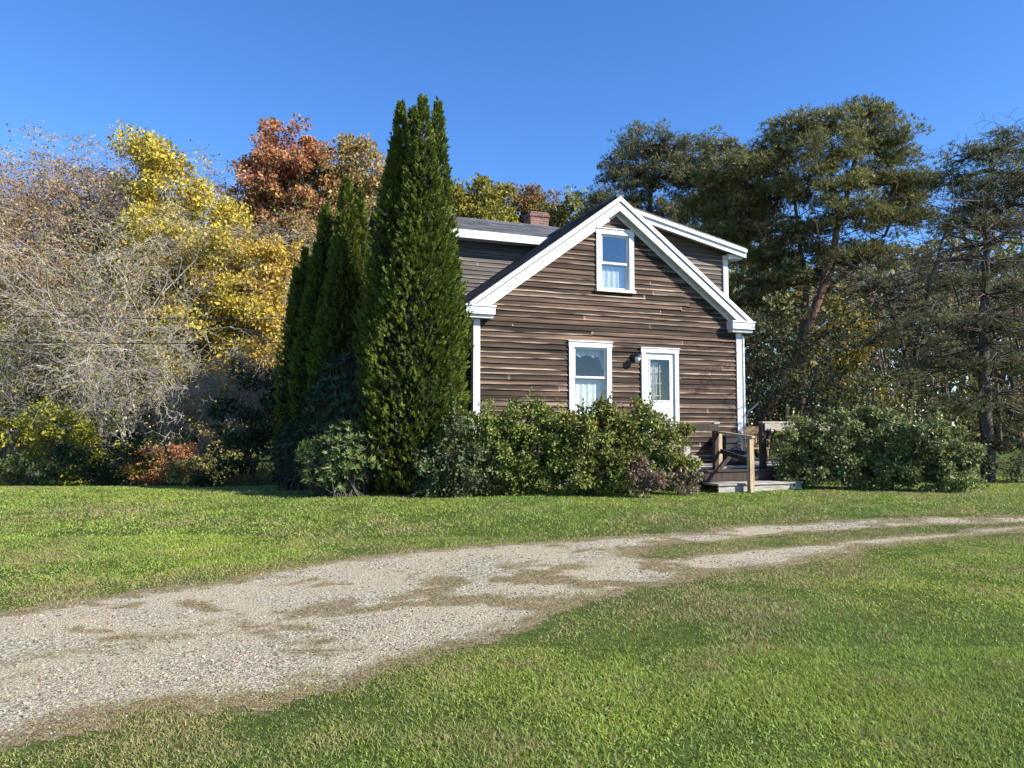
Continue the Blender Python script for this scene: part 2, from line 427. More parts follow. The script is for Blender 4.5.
def gravel_mat():
    m, nt, out = mat('gravel_and_dust')
    a = N(nt, 'ShaderNodeAttribute', attribute_name='col')
    v = N(nt, 'ShaderNodeTexVoronoi', Scale=58.0); L(nt, objvec(nt), v.inputs['Vector'])
    v2 = N(nt, 'ShaderNodeTexVoronoi', Scale=130.0); L(nt, objvec(nt), v2.inputs['Vector'])
    n1 = noise(nt, 1.1, 6, 0.62, objvec(nt)); n2 = noise(nt, 160, 3, 0.7, objvec(nt))
    st = nt.nodes.new('ShaderNodeSeparateColor'); L(nt, v.outputs['Color'], st.inputs[0])
    s2 = nt.nodes.new('ShaderNodeSeparateColor'); L(nt, v2.outputs['Color'], s2.inputs[0])
    stone = ramp(nt, [(0.0, (0.07, 0.06, 0.045)), (0.35, (0.24, 0.215, 0.155)), (0.7, (0.44, 0.40, 0.295)), (1.0, (0.68, 0.64, 0.52))], st.outputs[0])
    fine = ramp(nt, [(0.0, (0.12, 0.095, 0.06)), (0.6, (0.38, 0.335, 0.23)), (1.0, (0.62, 0.56, 0.41))], s2.outputs[0])
    dust = ramp(nt, [(0.3, (0.39, 0.33, 0.21)), (0.7, (0.52, 0.45, 0.30))], n2.outputs[0])
    k = ramp(nt, [(0.40, (0, 0, 0)), (0.58, (1, 1, 1))], n1.outputs[0])
    c = mixc(nt, 0.35, stone.outputs[0], fine.outputs[0])
    c = mixc(nt, k.outputs[0], c, mixc(nt, 0.45, fine.outputs[0], dust.outputs[0]))
    # trodden earth and thatch where the gravel thins out towards the turf
    nb = noise(nt, 22, 5, 0.8, objvec(nt)); ab = N(nt, 'ShaderNodeMath', operation='MULTIPLY_ADD'); L(nt, nb.outputs[0], ab.inputs[0]); ab.inputs[1].default_value = 0.9
    sb = N(nt, 'ShaderNodeMath', operation='SUBTRACT'); L(nt, a.outputs['Fac'], sb.inputs[0]); sb.inputs[1].default_value = 0.45; L(nt, sb.outputs[0], ab.inputs[2])
    e = ramp(nt, [(0.30, (1, 1, 1)), (0.62, (0, 0, 0))], ab.outputs[0])
    n4 = noise(nt, 34, 6, 0.8, objvec(nt))
    earth = ramp(nt, [(0.33, (0.075, 0.058, 0.03)), (0.5, (0.21, 0.165, 0.095)), (0.66, (0.42, 0.34, 0.22))], n4.outputs[0])
    c = mixc(nt, e.outputs[0], c, earth.outputs[0])
    p = N(nt, 'ShaderNodeBsdfPrincipled', Roughness=0.95); p.inputs['Specular IOR Level'].default_value = 0.1
    L(nt, c, p.inputs['Base Color'])
    hh = N(nt, 'ShaderNodeMath', operation='ADD'); L(nt, v.outputs['Distance'], hh.inputs[0]); L(nt, n2.outputs[0], hh.inputs[1])
    L(nt, bump(nt, hh.outputs[0], 0.7, 0.02), p.inputs['Normal']); L(nt, p.outputs[0], out.inputs[0]); return m
d_ob = grid('driveway', np.arange(-14, 16, 0.06), np.arange(0.5, 13.5, 0.06), 0.003,
            mask=lambda x, y: (drive_mask(x, y) > 0.13), material=gravel_mat(), attr=drive_mask)
tag(d_ob, 'pale gravel driveway curving across the lawn in two worn tracks', 'driveway', kind='structure')

# loose stones on the drive
def pebbles():
    n = 420000
    Y = 2.0 + 11 * RNG.random(n) ** 1.5; X = (RNG.random(n) * 2 - 1) * (0.74 * Y + 1.5)
    dens = np.minimum(1, (4.2 / Y) ** 1.3) * drive_mask(X, Y) ** 1.5 * (0.25 + 0.75 * smooth(0.42, 0.6, fbm(X * 1.1 + 3, Y * 1.1)))
    k = RNG.random(n) < dens * 0.75; X, Y = X[k], Y[k]; n = len(X)
    s = 0.0032 + 0.0085 * RNG.random(n) ** 3.0
    s *= np.maximum(1, Y / 6.0) ** 0.7
    base = np.array([(1, 0, 0), (-.5, .86, 0), (-.5, -.86, 0), (.5, .8, .75), (-.9, 0, .7), (.5, -.8, .8)], float)
    ang = RNG.random(n) * 6.28; c, si = np.cos(ang), np.sin(ang)
    sc3 = s[:, None] * (0.7 + 0.6 * RNG.random((n, 3))); sc3[:, 2] *= 0.7
    B = base[None] * sc3[:, None, :]
    V = np.empty_like(B)
    V[..., 0] = B[..., 0] * c[:, None] - B[..., 1] * si[:, None] + X[:, None]
    V[..., 1] = B[..., 0] * si[:, None] + B[..., 1] * c[:, None] + Y[:, None]
    V[..., 2] = B[..., 2] + (gz(X, Y) + 0.003)[:, None]
    f = np.array([(3, 4, 5), (0, 3, 5), (0, 1, 3), (1, 4, 3), (1, 2, 4), (2, 5, 4), (2, 0, 5)])
    Fs = (f[None] + (np.arange(n) * 6)[:, None, None]).reshape(-1, 3)
    t = RNG.random((n, 1))
    col = np.array([(0.235, 0.205, 0.158)]) * (0.35 + 1.7 * t) * (1 + 0.08 * RNG.normal(size=(n, 3)))
    mb = MB(); mb.add(V.reshape(-1, 3), Fs, np.repeat(np.clip(col, 0.05, 0.50), 6, 0))
    m = leaf_mat('loose_stone', 0.0, 0.9, 0.1, 40)
    tag(mb.build('gravel', m), 'loose grey and tan stones scattered over the driveway', 'gravel', kind='stuff')
pebbles()

# ------------------------------------------------------------------ grass
def grass():
    mb = MB()
    def batch(n, y0, y1, pw, dens, hmul):
        Y = y0 + (y1 - y0) * RNG.random(n) ** pw
        X = (RNG.random(n) * 2 - 1) * (0.72 * Y + 1.4)
        M = drive_mask(X, Y)
        pn = fbm(X * 0.55 + 2, Y * 0.55 + 8); p2 = fbm(X * 2.5 + 30, Y * 2.5 + 1)
        keep = RNG.random(n) < np.clip(1.42 - M * 1.9, 0.010, 1) * (0.45 + 0.55 * smooth(0.3, 0.5, p2))
        X, Y, M, pn, p2 = (a[keep] for a in (X, Y, M, pn, p2)); n = len(X)
        yl = np.interp(X, LO[:, 0], LO[:, 1]); yu = np.interp(X, UP[:, 0], UP[:, 1])
        near = np.clip(1 - np.abs(yl - Y) / 2.2, 0, 1) * (Y < yl) + np.clip(1 - np.abs(Y - yu) / 1.1, 0, 1) * (Y > yu) + (Y < yu) * (Y > yl)
        dry = np.clip(0.10 + 0.55 * near + 1.4 * (p2 - 0.5) + 0.5 * M + 1.5 * (fbm(X * 0.8 + 60, Y * 0.8) - 0.5), 0.03, 0.93)
        wide = (RNG.random(n) < 0.10 + 0.3 * smooth(0.42, 0.6, pn))
        h = (0.016 + 0.026 * RNG.random(n) ** 1.3) * hmul * (0.45 + 1.0 * p2) * (1 - 0.5 * near)
        w = (0.0030 + 0.0022 * RNG.random(n)) * np.maximum(1, Y / 4.5) ** 0.95
        h = np.where(wide, h * 0.6, h); w = np.where(wide, w * 2.6, w)
        a = RNG.random(n) * 6.283; lean = np.where(wide, 1.2, 0.5 + 0.9 * RNG.random(n))
        dx, dy = np.cos(a), np.sin(a)
        a2 = RNG.random(n) * 6.283; sx, sy = np.cos(a2) * w / 2, np.sin(a2) * w / 2
        z = gz(X, Y) - 0.004
        t = RNG.random(n)
        g = np.stack([0.18 + 0.17 * t + 0.20 * (pn - 0.45), 0.245 + 0.19 * t + 0.11 * (pn - 0.45), 0.040 + 0.045 * t], -1)
        g[wide] *= np.array([0.8, 1.0, 1.15])
        d = np.stack([0.30 + 0.14 * t, 0.245 + 0.11 * t, 0.115 + 0.07 * t], -1)
        isd = RNG.random(n) < dry * 0.72
        c = np.where(isd[:, None], d, g)
        c = np.where((~isd & (RNG.random(n) < dry * 0.8))[:, None], 0.55 * g + 0.38 * d, c)
        V = np.empty((n, 5, 3))
        for k, (s, hf, lf, wf) in enumerate(((-1, 0, 0, 1), (1, 0, 0, 1), (1, 0.6, 0.35, 0.8), (-1, 0.6, 0.35, 0.8), (0, 1, 1, 0))):
            V[:, k, 0] = X + s * sx * wf + dx * h * lean * lf
            V[:, k, 1] = Y + s * sy * wf + dy * h * lean * lf
            V[:, k, 2] = z + h * hf * (1.0 if lf < 1 else 0.9)
        base = (np.arange(n) * 5)[:, None]
        V = V.reshape(-1, 3); C = np.repeat(c, 5, 0); n0 = mb.n
        mb.add(V, base + np.array([0, 1, 2, 3]), C)
        mb.f.setdefault(3, []).append(n0 + base + np.array([3, 2, 4]))
    batch(300000, 2.2, 5.2, 0.75, 1, 1.0)
    batch(330000, 5.0, 9.5, 0.75, 1, 1.05)
    batch(330000, 9.2, 20.0, 0.9, 1, 1.2)
    n = 420000
    Y = 2.3 + 10.5 * RNG.random(n) ** 1.25; X = (RNG.random(n) * 2 - 1) * (0.72 * Y + 1.4); M = drive_mask(X, Y)
    k = RNG.random(n) < smooth(0.02, 0.12, M) * smooth(0.95, 0.45, M) * 0.62 * np.minimum(1, 5.0 / Y) * smooth(0.3, 0.55, fbm(X * 6 + 3, Y * 6)); X, Y = X[k], Y[k]; n = len(X)
    a = RNG.random(n) * 6.283; ax = np.stack([np.cos(a), np.sin(a), 0.12 + 0.25 * RNG.random(n)], -1)
    c = np.array([(0.36, 0.29, 0.16)]) * (0.35 + 1.1 * RNG.random((n, 1))); gr = RNG.random(n) < 0.16; c[gr] = (0.16, 0.22, 0.05)
    mb.leaves(np.stack([X, Y, gz(X, Y) + 0.006], -1), ax, RNG.normal(0, 0.5, (n, 3)) + np.array([0, 0, 1.0]), 0.02 + 0.035 * RNG.random(n), (0.0022 + 0.002 * RNG.random(n)) * np.maximum(1, Y / 4.5), c)
    o = mb.build('grass', M_GRASS)
    tag(o, 'short mown green grass with dry straw coloured patches', 'grass', kind='stuff')
grass()

# ------------------------------------------------------------------ house
HX, HY = 2.333, 16.7
HW, ZE, ZA, OH = 3.33, 4.04, 6.68, 0.21         # half width, height at the eave tip, apex, gable overhang
SL = (ZA - ZE) / (HW + 0.25)
ct, st_ = math.cos(TH), math.sin(TH)
def hpos(t, d, z=0.0): return np.array([HX + ct * t - st_ * d, HY + st_ * t + ct * d, z])
house = empty('house', (HX, HY, 0.0), TH)
tag(house, 'weathered brown clapboard house with white trim and a steep front gable', 'house')

def clapboards(mb, fn, z0, z1, lim, openings=(), expo=0.112, grey=0.0, seed=1):
    """lapped boards on a plane; fn(u, out, z) -> xyz; lim(z) -> (u0, u1)"""
    rg = np.random.default_rng(seed)
    z = z0
    while z < z1 - 0.02:
        zt = min(z + expo + 0.02, z1)
        b0, b1 = lim(z); t0, t1 = lim(zt)
        if b1 - b0 < 0.03:
            z += expo; continue
        ivs = [(b0, b1)]
        for (o0, o1, oz0, oz1) in openings:
            if z + expo * 0.5 > oz0 and z + expo * 0.5 < oz1:
                nv = []
                for a, b in ivs:
                    if o0 > a: nv.append((a, min(b, o0)))
                    if o1 < b: nv.append((max(a, o1), b))
                ivs = [v for v in nv if v[1] - v[0] > 0.02]
        # long boards whose joints fall at random
        cuts = []; u = b0 - rg.random() * 2.5
        while u < b1: cuts.append(u); u += 3.2 + 4.2 * rg.random()
        cuts.append(b1 + 1)
        for i in range(len(cuts) - 1):
            tone = np.clip(rg.normal(0.44, 0.20), 0.06, 0.97); tilt = rg.normal(0, 0.0025); drop = rg.normal(0, 0.0025); kick = abs(rg.normal(0, 0.003))
            if rg.random() < 0.07: drop += 0.012; kick += 0.006
            worn = np.clip(rg.normal(0.45, 0.4), 0.0, 1)
            for a, b in ivs:
                p, q = max(a, cuts[i]) , min(b, cuts[i + 1] - 0.004)
                if q - p < 0.02: continue
                ns = max(1, int((q - p) / 0.35)); us = np.linspace(p, q, ns + 1)
                us[1:-1] += rg.normal(0, 0.05, max(0, ns - 1))
                tick = rg.random() < 0.6 and q - p > 0.4
                if tick: us = np.concatenate([us[:1], [p + 0.025], us[1:-1], [q - 0.03], us[-1:]]); us = np.sort(us); ns = len(us) - 1
                jz = rg.normal(0, 0.0022, ns + 1) + drop + tilt * (us - us[0]); jo = np.abs(rg.normal(0, 0.002, ns + 1)) + kick
                V = []; C = []
                for k, uu in enumerate(us):
                    # upper end follows the roof line
                    ut = min(max(uu, t0 if p <= b0 + 1e-6 or uu < t0 else uu), t1)
                    zb = z + jz[k]; o = jo[k]
                    for (U, out, zz, e) in ((uu, 0.028 + o, zb, 1.0), (uu, 0.026 + o, zb + 0.014, 0.85), (uu * 0.6 + ut * 0.4, 0.016 + o * 0.7, zb + 0.038, 0.05), (ut, 0.004, zt + drop * 0.3, 0.0), (ut, 0.0, zt + drop * 0.3, 0.0), (uu, 0.0, zb, 0.6)):
                        V.append(fn(U, out, zz)); C.append((tone, max(e * worn, 0.9 if tick and (k == 0 or k == ns) else 0), grey))
                Fs = [(k * 6 + j, (k + 1) * 6 + j, (k + 1) * 6 + (j + 1) % 6, k * 6 + (j + 1) % 6) for k in range(ns) for j in range(6)]
                n0 = mb.n
                mb.add(V, Fs, np.array(C))
                mb.f.setdefault(6, []).append(np.array([[5, 4, 3, 2, 1, 0], [ns * 6 + j for j in range(6)]]) + n0)
        z += expo

def roof_z(t): return ZA - SL * abs(t)
WZ0 = 0.62
def gable_lim(z):
    h = HW if z < roof_z(HW) - 0.12 else max(0.0, (ZA - 0.10 - z) / SL)
    h = min(h, HW); return -h, h
UW = (-0.505, 0.445, 4.53, 5.95); LW = (-1.188, -0.148, 1.74, 3.385); DR = (0.615, 1.595, 1.14, 3.31)
ops = [(w[0] + 0.06, w[1] - 0.06, w[2] + 0.02, w[3] - 0.03) for w in (UW, LW, DR)]
mb = MB()
clapboards(mb, lambda u, o, z: (u, -o, z), WZ0, roof_z(0) - 0.12, gable_lim, ops, seed=4)
wall = mb.build('wall', M_SIDING, house)
# sheathing behind the boards on the sides and the back
MD = 8.2                                          # depth of the main block
mb = MB(); clapboards(mb, lambda u, o, z: (-HW - o, u, z), WZ0, roof_z(HW) - 0.1, lambda z: (0.0, 3.5), (), seed=9)
mb.build('wall', M_SIDING, house)
mb = MB(); clapboards(mb, lambda u, o, z: (HW + o, u, z), WZ0, roof_z(HW) - 0.1, lambda z: (0.0, MD), (), seed=11)
mb.build('wall', M_SIDING, house)
mb = MB(); mb.extrude([(-HW, WZ0), (HW, WZ0), (HW, roof_z(HW) - 0.12), (0, ZA - 0.13), (-HW, roof_z(HW) - 0.12)], MD - 0.1, MD, lambda a, d, z: (a, d, z)); mb.build('wall', M_SIDING, house)
# inside: back walls of the rooms seen through the glass
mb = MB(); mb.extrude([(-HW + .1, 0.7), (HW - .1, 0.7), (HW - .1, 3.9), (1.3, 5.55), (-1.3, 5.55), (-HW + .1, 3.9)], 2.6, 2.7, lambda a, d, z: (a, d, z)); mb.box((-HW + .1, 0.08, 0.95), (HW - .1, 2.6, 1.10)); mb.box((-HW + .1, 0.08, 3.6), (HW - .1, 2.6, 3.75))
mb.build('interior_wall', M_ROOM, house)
mb = MB(); mb.box((-HW + .01, 0.03, 0.0), (HW - .01, MD - .12, WZ0 - 0.002)); mb.build('foundation', M_CONCRETE, house)

def shingled(mb, a, za, b, zb, d0, d1, fn, thick=0.09, expo=0.15):
    """roof plane from low (a, za) to high (b, zb), stepped in courses, swept d0..d1"""
    ln = math.hypot(b - a, zb - za); n = int(ln / expo)
    ux, uz = (b - a) / ln, (zb - za) / ln; nx, nz = (-uz, ux) if ux > 0 else (uz, -ux)
    top = []
    for i in range(n):
        s0, s1 = ln * i / n, ln * (i + 1) / n
        top += [(a + ux * s0 + nx * 0.014, za + uz * s0 + nz * 0.014), (a + ux * s1 + nx * 0.002, za + uz * s1 + nz * 0.002)]
    low = [(b - nx * thick, zb - nz * thick), (a - nx * thick, za - nz * thick)]
    for i in range(0, len(top), 2):
        p, q = top[i], top[i + 1]
        V = [fn(p[0], d0, p[1]), fn(q[0], d0, q[1]), fn(q[0], d1, q[1]), fn(p[0], d1, p[1])]
        mb.add(V, [(0, 1, 2, 3)])
        pl = (p[0] - nx * 0.013, p[1] - nz * 0.013)
        mb.add([fn(p[0], d0, p[1]), fn(p[0], d1, p[1]), fn(pl[0], d1, pl[1]), fn(pl[0], d0, pl[1])], [(0, 1, 2, 3)])
    P = [(a, za), (b, zb)] + low
    V = [fn(x, d0, z) for x, z in P] + [fn(x, d1, z) for x, z in P]
    mb.add(V, [(0, 1, 2, 3), (7, 6, 5, 4), (1, 5, 6, 2), (2, 6, 7, 3), (3, 7, 4, 0)])
fm = lambda a, d, z: (a, d, z)
mb = MB()
shingled(mb, -HW - 0.27, ZE - 0.012, 0, ZA, -OH - 0.02, MD + 0.2, fm)
shingled(mb, HW + 0.27, ZE - 0.012, 0, ZA, -OH - 0.02, MD + 0.2, fm)
mb.box((-0.09, -OH - 0.02, ZA - 0.035), (0.09, MD + 0.2, ZA + 0.018))
roof = mb.build('roof', M_ROOF, house)

# white trim of the gable: rake boards in two tiers, soffit, frieze, returns
def rake(sgn):
    mb = MB()
    nx, nz = math.sin(math.atan(SL)), math.cos(math.atan(SL))
    def strip(o0, o1, d0, d1, lo=HW + 0.25, hi=0.0):
        # o = distance below the roof surface, measured square to it
        def pt(t, o): return (sgn * (t - nx * o if t > 0 else 0), roof_z(t) - (nz * o if t > 0 else o / nz))
        P = [pt(lo, o0), pt(0, o0), pt(0, o1), pt(lo, o1)]
        V = [(p[0], d0, p[1]) for p in P] + [(p[0], d1, p[1]) for p in P]
        mb.add(V, [(0, 1, 2, 3), (7, 6, 5, 4), (0, 4, 5, 1), (2, 6, 7, 3), (3, 7, 4, 0)])
    strip(0.012, 0.10, -OH - 0.05, -OH - 0.0)
    strip(0.12, 0.265, -OH - 0.02, -OH + 0.025)
    return mb.build('rake_board', M_WHITE, house)
for s in (-1, 1): rake(s)
for s in (-1, 1):
    mb = MB(); nx, nz = math.sin(math.atan(SL)), math.cos(math.atan(SL))
    def pt(t, o): return (s * (t - nx * o if t > 0 else 0), roof_z(t) - (nz * o if t > 0 else o / nz))
    for (o0, o1, d0, d1) in ((0.125, 0.15, -OH + 0.02, -0.005), (0.15, 0.33, -0.052, -0.022)):
        P = [pt(HW + 0.2, o0), pt(0, o0), pt(0, o1), pt(HW + 0.2, o1)]
        if d0 > -0.1: P = [pt(HW - 0.02, o0), pt(0, o0), pt(0, o1), pt(HW - 0.02, o1)]
        V = [(p[0], d0, p[1]) for p in P] + [(p[0], d1, p[1]) for p in P]
        mb.add(V, [(0, 1, 2, 3), (7, 6, 5, 4), (0, 4, 5, 1), (2, 6, 7, 3), (3, 7, 4, 0)])
    mb.build('soffit', M_WHITE, house)
for s in (-1, 1):
    mb = MB()
    x0, x1 = sorted((s * (HW + 0.27), s * (HW - 0.36)))
    mb.box((x0, -OH - 0.055, ZE - 0.20), (x1, -0.022, ZE - 0.045))
    mb.box((x0 - 0.02, -OH - 0.075, ZE - 0.043), (x1 + 0.02, -0.02, ZE - 0.012))
    mb.box((x0 + 0.03, -OH + 0.0, ZE - 0.27), (x1 - 0.03, -0.024, ZE - 0.202))
    mb.build('cornice_return', M_WHITE, house)
for s in (-1, 1):                                  # eaves along the sides
    mb = MB(); xa, xb = sorted((s * (HW + 0.25), s * (HW + 0.21)))
    mb.box((xa, -OH + 0.06, ZE - 0.17), (xb, MD + 0.1, ZE - 0.035))
    xa, xb = sorted((s * (HW + 0.205), s * HW)); mb.box((xa, -0.02, ZE - 0.165), (xb, MD + 0.1, ZE - 0.14))
    mb.build('eave_fascia', M_WHITE, house)
for s in (-1, 1):
    mb = MB(); xa, xb = sorted((s * (HW + 0.045), s * (HW - 0.10)))
    mb.box((xa, -0.05, WZ0 - 0.03), (xb, 0.1, ZE - 0.272)); mb.build('corner_board', M_WHITE, house)

# right shed dormer
DSL = 0.212
dormer = empty('dormer', (0, 0, 0)); dormer.parent = house
mb = MB(); shingled(mb, HW + 0.40, ZA - DSL * (HW + 0.40) + 0.03, 0.05, ZA + 0.03, 0.16, 7.4, fm, 0.07); mb.build('dormer_roof', M_ROOF, dormer)
def dz(t): return ZA + 0.03 - DSL * t
mb = MB()
for (o0, o1, d0, d1) in ((0.05, 0.13, 0.115, 0.158), (0.09, 0.25, 0.16, 0.20)):
    P = [(HW + 0.40, dz(HW + 0.40) - o0), (0.3, dz(0.3) - o0), (0.3, dz(0.3) - o1), (HW + 0.40, dz(HW + 0.40) - o1)]
    V = [(p[0], d0, p[1]) for p in P] + [(p[0], d1, p[1]) for p in P]
    mb.add(V, [(0, 1, 2, 3), (7, 6, 5, 4), (0, 4, 5, 1), (2, 6, 7, 3), (3, 7, 4, 0)])
P = [(HW + 0.36, dz(HW + 0.36) - 0.14), (0.3, dz(0.3) - 0.14), (0.3, dz(0.3) - 0.16), (HW + 0.36, dz(HW + 0.36) - 0.16)]
mb.add([(p[0], 0.2, p[1]) for p in P] + [(p[0], 0.448, p[1]) for p in P], [(0, 1, 2, 3), (7, 6, 5, 4), (0, 4, 5, 1), (2, 6, 7, 3), (3, 7, 4, 0)])
mb.box((HW + 0.36, 0.2, dz(HW + .4) - 0.24), (HW + 0.40, 7.4, dz(HW + .4) - 0.075))
mb.box((HW - 0.05, 0.25, dz(HW) - 0.36), (HW + 0.355, 0.50, dz(HW) - 0.262))
mb.build('rake_board', M_WHITE, dormer)
mb = MB(); clapboards(mb, lambda u, o, z: (u, 0.47 - o, z), ZE + 0.1, dz(0) - 0.2,
                      lambda z: (max(0.2, (ZA - z) / SL - 0.12), min(HW, max(0.2, (dz(0) - 0.17 - z) / DSL))), (), grey=0.35, seed=21)
clapboards(mb, lambda u, o, z: (HW + o, u, z), ZE + 0.05, dz(HW) - 0.15, lambda z: (0.47, 7.3), (), grey=0.3, seed=22)
mb.build('dormer_wall', M_SIDING, dormer)
mb = MB(); mb.box((HW - 0.09, 0.41, ZE + 0.0), (HW + 0.045, 0.52, dz(HW) - 0.26)); mb.build('corner_board', M_WHITE, dormer)

# cross wing behind, its eave towards the lawn
WD, WE, WR, WRD = 3.5, 6.50, 7.42, 5.3
WT0, WT1 = -4.2, 1.6
mb = MB(); clapboards(mb, lambda u, o, z: (u, WD - o, z), 3.0, WE - 0.12, lambda z: (WT0, max(WT0 + .1, min(-0.05, -(ZA - z) / SL + 0.25)) if z > ZE else -HW), (), grey=0.5, seed=31)
clapboards(mb, lambda u, o, z: (WT0 - o, u, z), WZ0, WE - 0.1, lambda z: (WD, 7.1), (), grey=0.3, seed=33)
clapboards(mb, lambda u, o, z: (u, WD - o, z), WZ0, 3.0, lambda z: (WT0, -HW), (), grey=0.1, seed=34)
mb.extrude([(WD, ZE), (7.1, ZE), (7.1, WE - 0.1), (WRD, WR - 0.1)], WT1 - 0.1, WT1, lambda a, d, z: (d, a, z))
wing = mb.build('wing_wall', M_SIDING, house)
mb = MB(); fw = lambda a, d, z: (d, a, z)
shingled(mb, WD - 0.40, WE, WRD, WR, WT0 - 0.3, WT1 + 0.2, fw)
shingled(mb, WRD + (WRD - WD + 0.4), WE, WRD, WR, WT0 - 0.3, WT1 + 0.2, fw)
mb.box((WT0 - 0.3, WRD - 0.1, WR - 0.03), (WT1 + 0.2, WRD + 0.1, WR + 0.016))
wroof = mb.build('roof', M_ROOF, house)
mb = MB(); mb.box((WT0 - 0.32, WD - 0.43, WE - 0.21), (-0.02, WD - 0.39, WE - 0.005)); mb.box((WT0 - 0.3, WD - 0.385, WE - 0.19), (-0.05, WD - 0.005, WE - 0.165))
mb.build('eave_fascia', M_WHITE, house)
mb = MB(); mb.box((0.16, 5.35, 6.9), (0.74, 5.9, 7.88)); ch = mb.build('chimney', M_BRICK, wroof)
mb = MB(); mb.box((0.13, 5.32, 7.74), (0.77, 5.93, 7.80)); mb.build('chimney_cap', M_BRICK, ch)

def frame_ring(mb, u0, u1, z0, z1, w, d0, d1):
    mb.box((u0, d0, z0), (u0 + w, d1, z1)); mb.box((u1 - w, d0, z0), (u1, d1, z1))
    mb.box((u0 + w, d0, z1 - w), (u1 - w, d1, z1)); mb.box((u0 + w, d0, z0), (u1 - w, d1, z0 + w))
def window(u0, u1, z0, z1, zm, glass=M_GLASS):
    mb = MB(); c = 0.115
    mb.box((u0, -0.055, z0 + 0.06), (u0 + c, 0.09, z1 - c)); mb.box((u1 - c, -0.055, z0 + 0.06), (u1, 0.09, z1 - c))
    mb.box((u0 - 0.012, -0.062, z1 - c), (u1 + 0.012, 0.09, z1)); mb.box((u0 - 0.025, -0.085, z1), (u1 + 0.025, 0.0, z1 + 0.022))
    w = mb.build('window', M_WHITE, house)
    mb = MB(); mb.box((u0 - 0.02, -0.10, z0), (u1 + 0.02, 0.09, z0 + 0.058)); mb.build('sill', M_WHITE, w)
    a, b = u0 + c + 0.004, u1 - c - 0.004
    mb = MB(); frame_ring(mb, a, b, zm, z1 - c - 0.003, 0.045, -0.012, 0.022); mb.build('sash', M_WHITE, w)
    mb = MB(); frame_ring(mb, a, b, z0 + 0.062, zm + 0.042, 0.05, 0.026, 0.06); mb.build('sash', M_WHITE, w)
    mb = MB(); mb.box((a + 0.046, 0.003, zm + 0.046), (b - 0.046, 0.008, z1 - c - 0.049)); mb.build('pane', glass, w)
    mb = MB(); mb.box((a + 0.051, 0.040, z0 + 0.113), (b - 0.051, 0.045, zm - 0.009)); mb.build('pane', glass, w)
    return a, b
def drape(mb, top, bot, d, n=40, waves=7, amp=0.018):
    """cloth hung between two edges: top(s), bot(s) give (u, z)"""
    V = []
    for j in range(7):
        f = j / 6
        for i in range(n + 1):
            s = i / n; a = top(s); b = bot(s)
            V.append((a[0] * (1 - f) + b[0] * f, d + amp * math.sin(s * waves * 6.28 + f * 0.8) * (0.4 + 0.6 * f), a[1] * (1 - f) + b[1] * f))
    mb.add(V, [(j * (n + 1) + i, j * (n + 1) + i + 1, (j + 1) * (n + 1) + i + 1, (j + 1) * (n + 1) + i) for j in range(6) for i in range(n)])
def hang(o, label):
    o.location = (HX, HY, 0); o.rotation_euler.z = TH; return tag(o, label, 'curtain', 'window curtains')
a, b = window(*UW, 5.17, M_GLASS_BRIGHT)
mb = MB(); drape(mb, lambda s: (a - 0.12 + s * (b - a + 0.24), 5.15), lambda s: (a - 0.12 + s * (b - a + 0.24), 4.6), 0.12)
hang(mb.build('curtain', M_CURTAIN, None, True), 'white lace half curtain behind the lower sash of the small attic window')
a, b = window(*LW, 2.59)
mb = MB(); drape(mb, lambda s: (a - 0.12 + s * (b - a + 0.24), 2.57), lambda s: (a - 0.12 + s * (b - a + 0.24), 1.8), 0.12)
hang(mb.build('curtain', M_CURTAIN, None, True), 'white cafe curtain across the lower half of the ground floor window')
mb = MB()
drape(mb, lambda s: (a - 0.12 + s * (b - a + 0.24), 3.30), lambda s: (a - 0.12 + s * (b - a + 0.24), 3.06 + 0.05 * abs(math.sin(s * 9.4)) - 0.38 * smooth(0.22, 0, s) - 0.5 * smooth(0.72, 1, s)), 0.13, 48, 6)
hang(mb.build('curtain', M_CURTAIN, None, True), 'white scalloped valance with longer tails in the top of the ground floor window')

# door
mb = MB(); u0, u1, z0, z1 = DR
mb.box((u0, -0.06, z0), (u0 + 0.10, 0.09, z1 - 0.10)); mb.box((u1 - 0.10, -0.06, z0), (u1, 0.09, z1 - 0.10)); mb.box((u0 - 0.012, -0.066, z1 - 0.10), (u1 + 0.012, 0.09, z1))
mb.box((u0 - 0.03, -0.085, z1), (u1 + 0.03, 0, z1 + 0.02)); mb.box((u0, -0.10, z0 - 0.06), (u1, 0.09, z0 - 0.004))
door = mb.build('door', M_WHITE, house)
mb = MB(); a, b = u0 + 0.104, u1 - 0.104; g0, g1, h0, h1 = a + 0.13, b - 0.13, 2.13, 3.06
mb.box((a, -0.02, z0), (g0, 0.02, z1 - 0.104)); mb.box((g1, -0.02, z0), (b, 0.02, z1 - 0.104)); mb.box((g0, -0.02, h1), (g1, 0.02, z1 - 0.104)); mb.box((g0, -0.02, z0), (g1, 0.02, h0))
frame_ring(mb, g0 - 0.025, g1 + 0.025, h0 - 0.025, h1 + 0.025, 0.024, -0.034, -0.022)
for q in ((g0 - 0.03, (g0 + g1) / 2 - 0.03), ((g0 + g1) / 2 + 0.03, g1 + 0.03)):
    frame_ring(mb, q[0], q[1], 1.30, 1.98, 0.02, -0.03, -0.022); mb.box((q[0] + 0.06, -0.028, 1.36), (q[1] - 0.06, -0.022, 1.92))
mb.build('door_panel', M_WHITE, door)
mb = MB(); mb.box((g0, -0.003, h0), (g1, 0.003, h1)); mb.build('pane', M_GLASS, door)
mb = MB()
for x in (0.27, 0.60): mb.box((g0 + x * (g1 - g0) - 0.011, 0.05, h0 + 0.02), (g0 + x * (g1 - g0) + 0.011, 0.065, h1 - 0.12))
